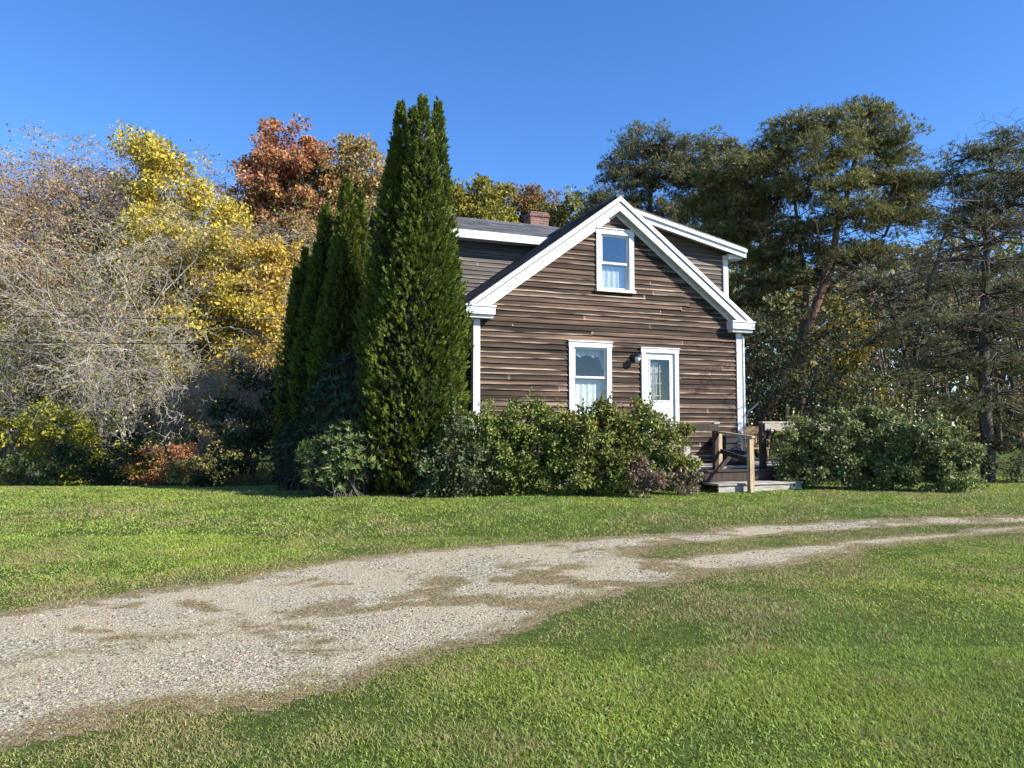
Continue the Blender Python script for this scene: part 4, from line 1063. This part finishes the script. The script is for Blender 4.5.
# ---- arborvitae: upright sprays in lobed columns
def arborvitae(label, spires, seed, dens=1.0):
    """spires: (x, y, radius, top height)"""
    rg = np.random.default_rng(seed)
    x0 = np.mean([s[0] for s in spires]); y0 = np.mean([s[1] for s in spires]); z0 = float(gz(x0, y0)) - 0.03
    root = empty('arborvitae', (x0, y0, z0)); O = np.array([x0, y0, z0])
    tb = MB(); lb = MB()
    for (x, y, R, H) in spires:
        limb(tb, np.array([x0 + (x - x0) * 0.5, y0 + (y - y0) * 0.5, z0]) - O, np.array([x, y, H * 0.93]) - O, 0.07, 0.012, rg, n=6, wob=0.004, sides=8)
        nc = int(680 * R * H * dens)
        zf = rg.random(nc) ** 1.15; z = z0 + 0.15 + zf * (H - z0 - 0.2)
        f = (z - z0) / (H - z0)
        prof = R * np.minimum(1, 0.72 + 1.6 * f) * np.clip((1 - f) * 1.9, 0, 1) ** 0.8 
        th = rg.random(nc) * 6.283
        lob = 1 + 0.10 * np.sin(3 * th + 0.5 * z + seed) + 0.10 * np.sin(7 * th - 0.8 * z + 2 * np.sin(z)) + 0.05 * np.sin(2.3 * z + 2 * th) + 0.07 * np.sin(9 * z + 5 * th)
        rr = prof * lob * (0.80 + 0.22 * rg.random(nc))
        C = np.stack([x + rr * np.cos(th), y + rr * np.sin(th), z], -1)
        out = np.stack([np.cos(th), np.sin(th), np.full(nc, 0.0)], -1)
        # each clump is a flat feathery spray that rises outward
        ns = 19; ci = np.repeat(np.arange(nc), ns); n = len(ci)
        tang = np.cross(out, [0, 0, 1.0]); up3 = np.array([0, 0, 1.0])
        ph = rg.normal(0, 0.7, (nc, 1)); pn = tang * np.cos(ph) + out * np.sin(ph)
        main = unit(out * (0.45 + 0.3 * rg.random((nc, 1))) + up3 * 0.8 + tang * rg.normal(0, 0.25, (nc, 1)))
        sz = (0.055 + 0.065 * rg.random(nc)) * np.where(rg.random(nc) < 0.1, 1.4, 1)
        q = rg.random((n, 1)); a = np.where(rg.random((n, 1)) < 0.5, 1, -1) * (0.25 + 0.55 * rg.random((n, 1))) * (1.05 - 0.6 * q)
        lat = unit(np.cross(pn, main))
        ax = main[ci] * np.cos(a) + lat[ci] * np.sin(a)
        st = C[ci] + main[ci] * ((q - 0.45) * 1.3 * sz[ci][:, None]) + pn[ci] * rg.normal(0, 0.014, (n, 1))
        nr = pn[ci] + rg.normal(0, 0.35, (n, 3))
        ln = (0.55 + 0.35 * rg.random(n)) * sz[ci] * (1.05 - 0.5 * q[:, 0]); wd = 0.013 + 0.012 * rg.random(n)
        ck = (0.65 + 0.75 * rg.random(nc))[ci][:, None]
        col = pal(n, [(0.088, 0.122, 0.014), (0.118, 0.156, 0.017), (0.060, 0.090, 0.013), (0.158, 0.185, 0.024)], [4, 4, 3, 1.2], 0.15, rg) * ck
        lb.leaves(st - O, ax, nr, ln, wd, np.clip(col, 0.004, 0.5))
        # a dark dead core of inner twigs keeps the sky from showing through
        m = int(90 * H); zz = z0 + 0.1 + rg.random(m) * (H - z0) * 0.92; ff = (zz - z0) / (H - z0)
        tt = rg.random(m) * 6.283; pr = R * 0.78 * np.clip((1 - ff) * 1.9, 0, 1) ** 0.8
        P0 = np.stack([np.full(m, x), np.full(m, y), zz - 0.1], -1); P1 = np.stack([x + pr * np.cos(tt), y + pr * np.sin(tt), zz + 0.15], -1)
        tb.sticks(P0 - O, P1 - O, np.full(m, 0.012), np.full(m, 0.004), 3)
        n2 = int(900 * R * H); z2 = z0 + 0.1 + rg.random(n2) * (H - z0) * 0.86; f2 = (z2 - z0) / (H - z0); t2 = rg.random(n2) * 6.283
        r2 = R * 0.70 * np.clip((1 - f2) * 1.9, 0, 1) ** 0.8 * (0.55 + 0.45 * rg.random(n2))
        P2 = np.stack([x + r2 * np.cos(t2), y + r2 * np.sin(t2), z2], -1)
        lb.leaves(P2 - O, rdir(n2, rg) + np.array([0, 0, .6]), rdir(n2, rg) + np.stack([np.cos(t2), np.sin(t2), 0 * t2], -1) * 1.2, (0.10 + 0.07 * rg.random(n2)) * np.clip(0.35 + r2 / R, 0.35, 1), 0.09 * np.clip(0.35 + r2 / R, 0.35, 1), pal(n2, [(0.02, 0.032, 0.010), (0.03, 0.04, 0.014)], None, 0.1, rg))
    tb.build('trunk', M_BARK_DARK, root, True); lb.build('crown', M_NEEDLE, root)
    return tag(root, label, 'evergreen tree', 'columnar evergreens beside the house')
def spire(px, toppy, Y, wpx): 
    p = at(px, toppy, Y); return (p[0], Y, wpx * Y / F, p[2])
arborvitae('tallest dark green arborvitae with several pointed tops beside the house',
           [spire(401, 101, 15.1, 29), spire(423, 95, 14.8, 33), spire(438, 101, 15.2, 28), spire(413, 107, 15.5, 27), spire(432, 150, 14.9, 34), spire(396, 140, 15.0, 35), spire(414, 200, 14.6, 44)], 51)
arborvitae('medium arborvitae with twin tops left of the tallest one', [spire(347, 177, 16.7, 26), spire(360, 189, 16.9, 23), spire(343, 235, 16.5, 30), spire(356, 250, 16.6, 27)], 52)
arborvitae('slim arborvitae left of the twin topped one', [spire(326, 204, 17.2, 21), spire(317, 242, 17.0, 22)], 53)
arborvitae('shortest leftmost arborvitae of the evergreen row', [spire(306, 247, 17.6, 17), spire(297, 267, 17.4, 18)], 54)

# ---- rhododendrons: whorls of long leaves
def rhododendron(label, px, Y, wpx, toppx, seed, cols, n_wh=430, leaf=0.15):
    rg = np.random.default_rng(seed); c = gp(px, Y); bz = float(gz(*c)) - 0.03
    w = wpx * Y / F / 2; h = at(px, toppx, Y)[2] - bz
    root = empty('rhododendron', (c[0], c[1], bz))
    d = rdir(n_wh, rg); d[:, 2] = d[:, 2] * 0.9 + 0.15; d = unit(d)
    rad = 0.55 + 0.5 * rg.random((n_wh, 1)) ** 0.5
    W = d * rad * np.array([w, w * 0.75, h * 0.5]) * (1 + 0.13 * np.sin(4 * d[:, :1] + 3 * d[:, 2:3] + seed)) + np.array([0, 0, h * 0.5])
    W[:, 2] = np.maximum(W[:, 2], 0.12)
    tb = MB()
    base = np.stack([rg.normal(0, w * 0.25, n_wh), rg.normal(0, 0.15, n_wh), np.zeros(n_wh)], -1)
    mid = base * 0.6 + W * 0.55; tb.sticks(base, mid, np.full(n_wh, 0.012), np.full(n_wh, 0.009), 4); tb.sticks(mid, W, np.full(n_wh, 0.009), np.full(n_wh, 0.005), 3)
    tb.build('stems', M_BARK_DARK, root)
    k = 9; i = np.repeat(np.arange(n_wh), k); n = len(i); a = np.tile(np.arange(k) * 6.283 / k, n_wh) + rg.normal(0, 0.25, n)
    axd = unit(d * np.array([1, 1, 0.6]) + np.array([0, 0, 0.5])); ref = unit(np.cross(axd, [0.3, 0.2, 1])); r2 = np.cross(axd, ref)
    side = ref[i] * np.cos(a)[:, None] + r2[i] * np.sin(a)[:, None]
    ax = side * 1.0 + axd[i] * (0.45 + 0.45 * rg.random((n, 1))); nr = axd[i] - side * 0.5
    s = leaf * (0.7 + 0.5 * rg.random(n))
    lb = MB(); lb.leaves(W[i], ax, nr, s, s * 0.30, pal(n, cols, None, 0.14, rg)); lb.build('crown', M_GLOSSY, root)
    return tag(root, label, 'shrub', 'rhododendrons under the evergreens')
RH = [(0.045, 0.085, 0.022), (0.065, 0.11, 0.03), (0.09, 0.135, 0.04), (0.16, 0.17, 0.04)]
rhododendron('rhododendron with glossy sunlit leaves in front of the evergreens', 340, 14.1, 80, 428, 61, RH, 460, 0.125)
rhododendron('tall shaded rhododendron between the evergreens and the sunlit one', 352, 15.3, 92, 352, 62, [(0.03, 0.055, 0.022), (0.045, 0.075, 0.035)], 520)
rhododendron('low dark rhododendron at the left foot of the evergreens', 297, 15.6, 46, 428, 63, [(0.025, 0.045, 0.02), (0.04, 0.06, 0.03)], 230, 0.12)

# ---- shrubs in front of the house and by the deck
HG = 'shrubs in front of the house'
SHR = [(0.10, 0.14, 0.026), (0.16, 0.205, 0.042), (0.225, 0.25, 0.06), (0.30, 0.265, 0.07)]
def bigbush(label, px, Y, lobes, cols, seed, w=None, leaf=0.06, leaves=150, per=95, tintfn=None, group=HG, clump=0.17):
    broadleaf('shrub', label, 'shrub', gp(px, Y), lobes_px(lobes, Y, 0.75), cols, w, per=per, leaves=leaves, clump=clump, leaf=leaf, bark=M_BARK_DARK, trunk_r=0.03, seed=seed, group=group, mat_=M_GLOSSY, twigs=3, split=0.15, tintfn=tintfn, shoots=int(sum(l[2] for l in lobes) * 0.7))
bigbush('grey-green shrub at the right foot of the tallest evergreen', 440, 14.1, [(432, 466, 22, 26), (455, 452, 24, 34), (472, 468, 26, 26), (424, 478, 16, 16), (450, 478, 26, 18)], [(0.055, 0.09, 0.035), (0.09, 0.13, 0.055), (0.13, 0.165, 0.075), (0.16, 0.16, 0.06)], 71)
bigbush('dense dark green shrub under the left corner of the brown gable', 515, 14.5, [(495, 432, 28, 28), (520, 427, 26, 26), (545, 431, 26, 24), (505, 460, 36, 32), (545, 458, 34, 32), (475, 440, 16, 22), (525, 474, 40, 20), (560, 445, 24, 34)], SHR, 72, [4, 4, 2, 1])
bigbush('yellowing leafy shrub below the ground floor window', 590, 14.4, [(580, 438, 28, 30), (605, 442, 24, 32), (575, 468, 30, 26), (608, 470, 30, 24), (600, 422, 14, 18), (622, 448, 20, 34), (590, 476, 34, 16)], SHR + [(0.24, 0.22, 0.05), (0.14, 0.09, 0.05)], 73, [3, 4, 3, 2, 2, 1])
bigbush('loose green shrub in front of the white door', 650, 14.6, [(645, 438, 22, 28), (670, 448, 20, 26), (650, 466, 26, 24), (632, 425, 10, 18), (684, 462, 12, 18), (640, 410, 5, 14)], SHR + [(0.20, 0.20, 0.06)], 74, [3, 4, 3, 2, 2])
bigbush('small wilted shrub with dull pink flower heads beside the white pot', 645, 13.9, [(640, 476, 11, 14), (652, 482, 9, 10)], [(0.30, 0.20, 0.17), (0.22, 0.13, 0.10), (0.10, 0.10, 0.05)], 75, leaf=0.05, per=80)
bigbush('dry tan rounded clump at the left end of the deck steps', 688, 14.4, [(688, 481, 17, 11)], [(0.20, 0.16, 0.10), (0.14, 0.13, 0.07), (0.26, 0.21, 0.14)], 76, leaf=0.045, per=120)
RG = 'shrubs right of the deck'
GRN2 = [(0.155, 0.195, 0.06), (0.215, 0.255, 0.09), (0.29, 0.315, 0.13), (0.10, 0.13, 0.04)]
bigbush('rounded grey-green shrub against the right deck rail', 812, 15.8, [(802, 448, 24, 28), (825, 440, 28, 28), (807, 472, 26, 20), (838, 468, 26, 22), (788, 460, 12, 20)], GRN2, 77, group=RG)
bigbush('tall middle shrub of the clump right of the deck', 868, 15.6, [(860, 436, 30, 28), (885, 440, 28, 28), (865, 470, 30, 22), (893, 470, 28, 22)], GRN2 + [(0.20, 0.20, 0.07)], 78, group=RG)
bigbush('outer shrub with drooping edge beside the straight pine trunk', 935, 15.2, [(922, 444, 28, 28), (948, 458, 26, 28), (925, 474, 30, 20), (960, 474, 20, 18)], GRN2, 79, group=RG)
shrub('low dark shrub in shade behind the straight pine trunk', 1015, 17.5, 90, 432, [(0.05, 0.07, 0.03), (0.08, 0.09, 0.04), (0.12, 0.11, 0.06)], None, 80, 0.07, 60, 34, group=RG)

# ---- pines
def pine(label, trunks, lobes, seed, per=14, tufts=26, clump=0.42, needle=0.15, bark=M_BARK_RED, dead=60, dead_box=None, group='pines right of the house', cols=PINE, flat=0.55, width=0.022):
    """trunks: list of (list of points, base radius, tip radius); lobes: real ellipsoids"""
    rg = np.random.default_rng(seed); O = np.array(trunks[0][0][0], float).copy()
    O[2] = float(gz(O[0], O[1])) - 0.05
    root = empty('pine_tree', O); tb = MB(); nodes = []
    for pts, r0, r1 in trunks:
        pts = np.array(pts, float); n = len(pts)
        # smooth the path
        t = np.linspace(0, n - 1, n * 4); P = np.stack([np.interp(t, np.arange(n), pts[:, k]) for k in range(3)], -1)
        P[1:-1] = (P[:-2] + 2 * P[1:-1] + P[2:]) / 4 + rg.normal(0, 0.02, (len(P) - 2, 3))
        tb.tube(P - O, np.linspace(r0, r1, len(P)), 10); nodes.append(P[len(P) // 4:])
    nodes = np.concatenate(nodes)
    C, D, I = clumps_in(lobes, per, rg, 0.35)
    hubs = []
    for k, (c, r) in enumerate(lobes):
        d = np.linalg.norm((nodes - c) * np.array([1, 1, 1.3]), axis=1); j = nodes[np.argmin(d + rg.random(len(d)) * 0.3)]
        P = limb(tb, j - O, c - O, 0.06, 0.025, rg, sag=-0.04, n=6, wob=0.05, sides=6); hubs.append(P[2:])
    SP, SQ, R0, R1 = [], [], [], []
    for P, k in zip(C, I):
        h = hubs[k]; a = h[rg.integers(len(h))]; q = P - O
        m = a + (q - a) * 0.55 + rg.normal(size=3) * 0.10 * np.linalg.norm(q - a)
        SP += [a, m]; SQ += [m, q]; R0 += [0.02, 0.013]; R1 += [0.013, 0.006]
    tb.sticks(np.array(SP), np.array(SQ), np.array(R0), np.array(R1), 4)
    if dead_box is not None:                               # dead lower branches
        for _ in range(dead):
            j = nodes[rg.integers(len(nodes))]
            if not (dead_box[0] < j[2] < dead_box[1]): continue
            a = rg.random() * 6.283; ln = 0.8 + 2.0 * rg.random()
            q = j + np.array([math.cos(a) * ln, math.sin(a) * ln, rg.normal(0.05, 0.25) * ln])
            P = limb(tb, j - O, q - O, 0.02, 0.006, rg, n=4, wob=0.06, sides=4)
            for _ in range(9):
                b = P[rg.integers(1, len(P))]; e = b + rg.normal(0, 0.30, 3)
                tb.sticks([b], [e], [0.007], [0.003], 3)
    tb.build('trunk', bark, root, True)
    m = len(C); nt_ = (tufts * (0.5 + rg.random(m))).astype(int); ci = np.repeat(np.arange(m), nt_); n = len(ci)
    off = rdir(n, rg) * rg.random((n, 1)) ** 0.5 * clump * (0.7 + 0.6 * rg.random(m))[ci][:, None]; off[:, 2] *= flat
    T = C[ci] + off; up = unit(unit(off) * 0.6 + np.array([0, 0, 0.75]) + rdir(n, rg) * 0.35)
    k = 7; i = np.repeat(np.arange(n), k); nn = len(i)
    ax = up[i] * (0.5 + 0.5 * rg.random((nn, 1))) + rdir(nn, rg) * 0.75
    s = needle * (0.7 + 0.5 * rg.random(nn))
    col = np.repeat(pal(n, cols, None, 0.18, rg) * (0.8 + 0.4 * rg.random(m))[ci][:, None], k, 0)
    lb = MB(); lb.leaves(T[i] - O, ax, rdir(nn, rg), s, np.full(nn, width), np.clip(col, 0.004, 0.5)); lb.build('crown', M_NEEDLE, root)
    return tag(root, label, 'pine tree', group)
def path(pts, Y, dy=0): return [at(x, y, Y + dy * i) for i, (x, y) in enumerate(pts)]
pine('big spreading pine with reddish leaning trunks behind the right corner of the house',
     [(path([(752, 440), (775, 395), (800, 345), (822, 290), (835, 240), (848, 190), (862, 130)], 24), 0.22, 0.05),
      (path([(800, 440), (802, 345), (806, 290), (800, 240), (790, 180)], 25), 0.15, 0.04),
      (path([(815, 300), (850, 270), (885, 235), (905, 190)], 24.5), 0.09, 0.03)],
     lobes_px([(800, 125, 34, 16, 0.5), (855, 125, 38, 18), (895, 145, 30, 18, -0.5), (830, 150, 40, 20, -1), (780, 150, 38, 18, 1), (750, 165, 36, 18), (880, 175, 40, 20), (915, 185, 24, 16),
               (820, 185, 46, 22, -1), (765, 200, 40, 20, 1), (855, 215, 44, 18, -1), (900, 222, 34, 14), (790, 235, 44, 18, 0.5), (735, 215, 30, 22, 1), (840, 255, 40, 14), (760, 262, 36, 14, 1), (870, 112, 18, 12), (720, 180, 26, 16, 1.5), (725, 240, 34, 18, 1.5), (745, 290, 36, 14, 1), (800, 275, 40, 14), (880, 255, 34, 14), (720, 145, 18, 12, 1), (700, 205, 24, 14, 2), (905, 205, 28, 16), (775, 310, 30, 12, 1)], 24.5),
     81, per=52, tufts=34, dead=120, dead_box=(2.0, 9.0))
pine('further pine with a rounded grey-green top above the dormer', [(path([(650, 420), (648, 300), (650, 200), (655, 145)], 31), 0.2, 0.05), (path([(680, 420), (685, 300), (680, 220)], 32), 0.15, 0.04)],
     lobes_px([(645, 145, 30, 18), (672, 150, 22, 18), (625, 172, 28, 18), (660, 178, 38, 20), (695, 172, 34, 20), (720, 190, 30, 22), (600, 215, 24, 14), (740, 215, 34, 26), (610, 245, 30, 14), (750, 250, 30, 22), (615, 200, 28, 16), (650, 212, 40, 18), (695, 210, 34, 20), (625, 230, 34, 16), (670, 242, 40, 18), (710, 240, 30, 18)], 31), 82, per=44, tufts=34, cols=[(0.12, 0.13, 0.055), (0.16, 0.16, 0.07), (0.20, 0.18, 0.09), (0.09, 0.10, 0.045)], dead=40, dead_box=(2, 8))
pine('straight trunked pine with sparse layered boughs at the right edge of the photo', [(path([(990, 492), (985, 400), (984, 320), (986, 240), (992, 150)], 17.5), 0.16, 0.04)],
     lobes_px([(968, 158, 28, 14), (1005, 148, 34, 16), (950, 185, 26, 14, .5), (990, 182, 38, 18, -.5), (1030, 180, 34, 20), (975, 205, 34, 14, .6), (1015, 205, 36, 16, .3), (960, 222, 32, 10, -.4), (1015, 225, 40, 12), (1000, 262, 36, 12, .6), (955, 285, 40, 10), (1030, 290, 40, 12), (930, 320, 50, 9, -.6), (1000, 330, 45, 10), (945, 365, 46, 9, .4), (1030, 365, 46, 10), (960, 405, 44, 9), (1020, 420, 40, 12)], 17.5),
     83, per=95, tufts=26, clump=0.30, needle=0.09, bark=M_BARK_DARK, dead=170, dead_box=(1.2, 6.5), width=0.014, cols=[(0.11, 0.13, 0.05), (0.15, 0.16, 0.07), (0.18, 0.165, 0.085), (0.085, 0.10, 0.04)])
pine('slender pine with a forked dark trunk just beyond the right deck shrubs', [(path([(905, 450), (912, 380), (925, 300), (940, 250), (955, 205)], 22), 0.10, 0.03), (path([(912, 380), (895, 320), (880, 280)], 22), 0.07, 0.02)],
     lobes_px([(945, 225, 24, 9), (915, 260, 34, 10), (880, 285, 34, 10), (945, 275, 30, 9), (905, 310, 40, 9), (870, 340, 40, 9), (925, 345, 34, 9), (890, 375, 44, 9)], 22), 84, per=50, tufts=16, clump=0.30, needle=0.11, bark=M_BARK_DARK, dead=120, dead_box=(1.5, 7), width=0.016, cols=[(0.12, 0.13, 0.055), (0.16, 0.16, 0.07), (0.19, 0.17, 0.09)])
twig_tree('bare_tree', 'bare dark tree with upswept twigs above the right edge pine', gp(1040, 23), 11.4, 0.04, 98, None, 0, bark=M_BARK_DARK, stems=2, thick=1.5, kids=(13, 6, 5, 4), r0=0.10, group='bare trees right of the house')
twig_tree('bare_tree', 'low grey bare tree showing through the gap between the pines', gp(905, 28), 8.3, 0.4, 92, OLIVE, 5000, 0.1, bark=M_BARK_GREY, stems=4, kids=(9, 6, 5, 4), group='bare trees right of the house', r0=0.08)
twig_tree('bare_tree', 'tangle of dark bare branches in shade right behind the deck', gp(770, 21), 4.6, 0.6, 93, DARK, 5000, 0.0, bark=M_BARK_DARK, stems=5, kids=(9, 6, 5, 4), group='bare trees right of the house', r0=0.07)
# pale dead branch leaning beside the house corner
p0, p1 = at(748, 412, 19.4), at(772, 386, 19.6)
br = empty('dead_branch', (p0[0] - 0.1, p0[1], float(gz(p0[0], p0[1]))))
tag(br, 'bleached dead branch leaning in the shade right of the house corner', 'branch')
O = np.array(br.location); mb = MB(); rg = np.random.default_rng(5)
limb(mb, (0, 0, 0), p0 - O, 0.03, 0.03, rg, n=5, wob=0.04, sides=8); limb(mb, p0 - O, p1 - O, 0.03, 0.014, rg, n=5, wob=0.03, sides=8)
limb(mb, (p0 * 0.35 + p1 * 0.65) - O, (p1 - O) + np.array([0.3, 0.1, -0.25]), 0.012, 0.005, rg, n=3, sides=6); limb(mb, p0 - O, p0 - O + np.array([-0.25, 0, 0.35]), 0.014, 0.006, rg, n=3, sides=6)
mb.build('branches', M_BARK_WHITE, br, True)

US = 'understory trees behind the deck'
UND = [(0.095, 0.11, 0.036), (0.14, 0.155, 0.055), (0.20, 0.195, 0.085), (0.07, 0.08, 0.028)]
broadleaf('understory_tree', 'shaded dark green understory tree right behind the house corner', 'tree', gp(765, 22), lobes_px([(765, 330, 34, 34), (790, 365, 34, 34), (755, 385, 34, 30), (795, 405, 34, 25)], 22), UND, None, per=13, leaves=80, clump=0.36, leaf=0.10, seed=101, bark=M_BARK_DARK, trunk_r=0.07, group=US)
broadleaf('understory_tree', 'young maple with golden yellow leaves between the pine trunks', 'tree', gp(850, 25), lobes_px([(845, 310, 34, 20), (870, 345, 40, 22), (835, 355, 28, 26), (865, 385, 44, 22), (830, 320, 20, 20)], 25), [(0.46, 0.34, 0.05), (0.54, 0.36, 0.06), (0.34, 0.31, 0.06), (0.20, 0.21, 0.05)], [3, 2, 3, 3], per=10, leaves=60, clump=0.38, leaf=0.12, seed=102, bark=M_BARK_DARK, trunk_r=0.06, group=US)
broadleaf('understory_tree', 'yellow-green understory tree seen left of the straight pine trunk', 'tree', gp(940, 26), lobes_px([(935, 320, 40, 26), (960, 350, 36, 26), (920, 365, 40, 28), (955, 395, 44, 26)], 26), [(0.30, 0.28, 0.06), (0.36, 0.32, 0.07), (0.20, 0.20, 0.06), (0.15, 0.15, 0.06)], None, per=10, leaves=70, clump=0.38, leaf=0.11, seed=103, bark=M_BARK_DARK, trunk_r=0.06, group=US)
broadleaf('understory_tree', 'dull green understory tree behind the right deck shrubs', 'tree', gp(880, 21), lobes_px([(870, 395, 44, 24), (905, 415, 40, 22), (835, 415, 34, 24), (950, 420, 34, 22)], 21), UND + [(0.12, 0.12, 0.05)], None, per=13, leaves=80, clump=0.34, leaf=0.09, seed=104, bark=M_BARK_DARK, trunk_r=0.06, group=US)
broadleaf('understory_tree', 'brownish understory tree at the right edge behind the pine trunk', 'tree', gp(1030, 24), lobes_px([(1020, 330, 40, 40), (1040, 390, 50, 40), (1005, 400, 34, 30)], 24), [(0.16, 0.155, 0.065), (0.21, 0.18, 0.085), (0.11, 0.12, 0.05)], None, per=10, leaves=80, clump=0.38, leaf=0.10, seed=105, bark=M_BARK_DARK, trunk_r=0.06, group=US)

# ---- the far wood behind everything
def woods():
    rg = np.random.default_rng(200); mb = MB()
    n = 90000
    X = rg.uniform(-52, 58, n); Y = rg.uniform(43, 58, n)
    top = 9.5 + 3.5 * (fbm(X * 0.16, Y * 0.1 + 4) - 0.4) * 2 + 1.5 * (fbm(X * 0.7, Y * 0.5) - 0.5) * 2
    top = np.where(np.abs(X - 2) < 9, top - 1.0, top); top = top + 2.2 * smooth(9, 16, X)
    top = np.where(X < -30, top + 1.0, top)
    z = 0.3 + top * rg.random(n) ** 0.8
    P = np.stack([X, Y, z], -1)
    h = fbm(X * 0.12 + 9, Y * 0.05)
    c = pal(n, OLIVE + TAN + GREEN, None, 0.2, rg); c = np.where((h > 0.55)[:, None], pal(n, TAN + [(0.3, 0.25, 0.06)], None, 0.2, rg), c)
    s = 0.30 + 0.25 * rg.random(n)
    mb.leaves(P, rdir(n, rg), rdir(n, rg) + np.array([0, -0.6, 0.4]), s, s * 0.8, c)
    m = 260; tx = rg.uniform(-52, 58, m); ty = rg.uniform(42, 56, m)
    P0 = np.stack([tx, ty, np.zeros(m)], -1); P1 = P0 + np.stack([rg.normal(0, .4, m), rg.normal(0, .4, m), rg.uniform(6, 9.5, m)], -1)
    mb.sticks(P0, P1, np.full(m, 0.16), np.full(m, 0.04), 6, (0.12, 0.10, 0.085))
    tag(mb.build('woods', M_LEAF), 'distant mixed autumn wood behind the house', 'woods', kind='stuff')
woods()

# ---- two service wires from the left to the house
def wire(label, a, b, sag):
    a = np.array(a); b = np.array(b); t = np.linspace(0, 1, 25)[:, None]
    P = a + (b - a) * t; P[:, 2] -= (sag * 4 * t * (1 - t))[:, 0]
    O = a.copy(); mb = MB(); mb.tube(P - O, [0.011] * 25, 5)
    tag(mb.build('utility_wire', M_WIRE, None, True, loc=O), label, 'wire', 'wires on the left')
wend = hpos(WT0 - 0.03, WD + 0.6, 4.3)
wire('upper thin black utility wire crossing in front of the grey twigs', at(-160, 309, 19.5), wend, 0.12)
wire('lower thin black utility wire crossing in front of the grey twigs', at(-160, 335, 19.5), hpos(WT0 - 0.03, WD + 0.6, 3.75), 0.16)

# ------------------------------------------------------------------ light, sky, camera
SA, SE = math.radians(21), math.radians(33)          # sun: mostly from the right, a little from behind the camera
S = np.array([math.cos(SE) * math.cos(SA), -math.cos(SE) * math.sin(SA), math.sin(SE)])
w = bpy.data.worlds.new('World'); sc.world = w; w.use_nodes = True
nt = w.node_tree; bg = nt.nodes['Background']
sky = nt.nodes.new('ShaderNodeTexSky'); sky.sky_type = 'NISHITA'; sky.sun_disc = False
sky.sun_elevation = SE; sky.sun_rotation = math.atan2(S[0], S[1])
sky.altitude = 1500; sky.air_density = 1.0; sky.dust_density = 0.1; sky.ozone_density = 4.0
hs = nt.nodes.new('ShaderNodeHueSaturation'); hs.inputs['Saturation'].default_value = 1.2; hs.inputs['Hue'].default_value = 0.507
nt.links.new(sky.outputs[0], hs.inputs['Color']); nt.links.new(hs.outputs[0], bg.inputs[0]); bg.inputs[1].default_value = 0.125
sun = bpy.data.lights.new('sun', 'SUN'); sun.energy = 5.0; sun.angle = math.radians(0.53); sun.color = (1.0, 0.945, 0.86)
so = bpy.data.objects.new('sun', sun); COL.objects.link(so); so.location = (20, -10, 25)
from mathutils import Vector
so.rotation_euler = Vector(S).to_track_quat('Z', 'Y').to_euler()

cam = bpy.data.cameras.new('camera'); co = bpy.data.objects.new('camera', cam); COL.objects.link(co)
cam.sensor_width = 36; cam.lens = 36 * F / 1024; cam.clip_end = 2000; cam.clip_start = 0.05
co.location = (0, 0, CAMH); co.rotation_euler = (math.pi / 2 + PITCH, 0, 0)
sc.camera = co
vs = sc.view_settings; vs.view_transform = 'Standard'; vs.look = 'None'; vs.gamma = 1.0; vs.use_curve_mapping = False; vs.exposure = 1.1
sc.cycles.max_bounces = 6; sc.cycles.transparent_max_bounces = 8
sc.cycles.use_denoising = True
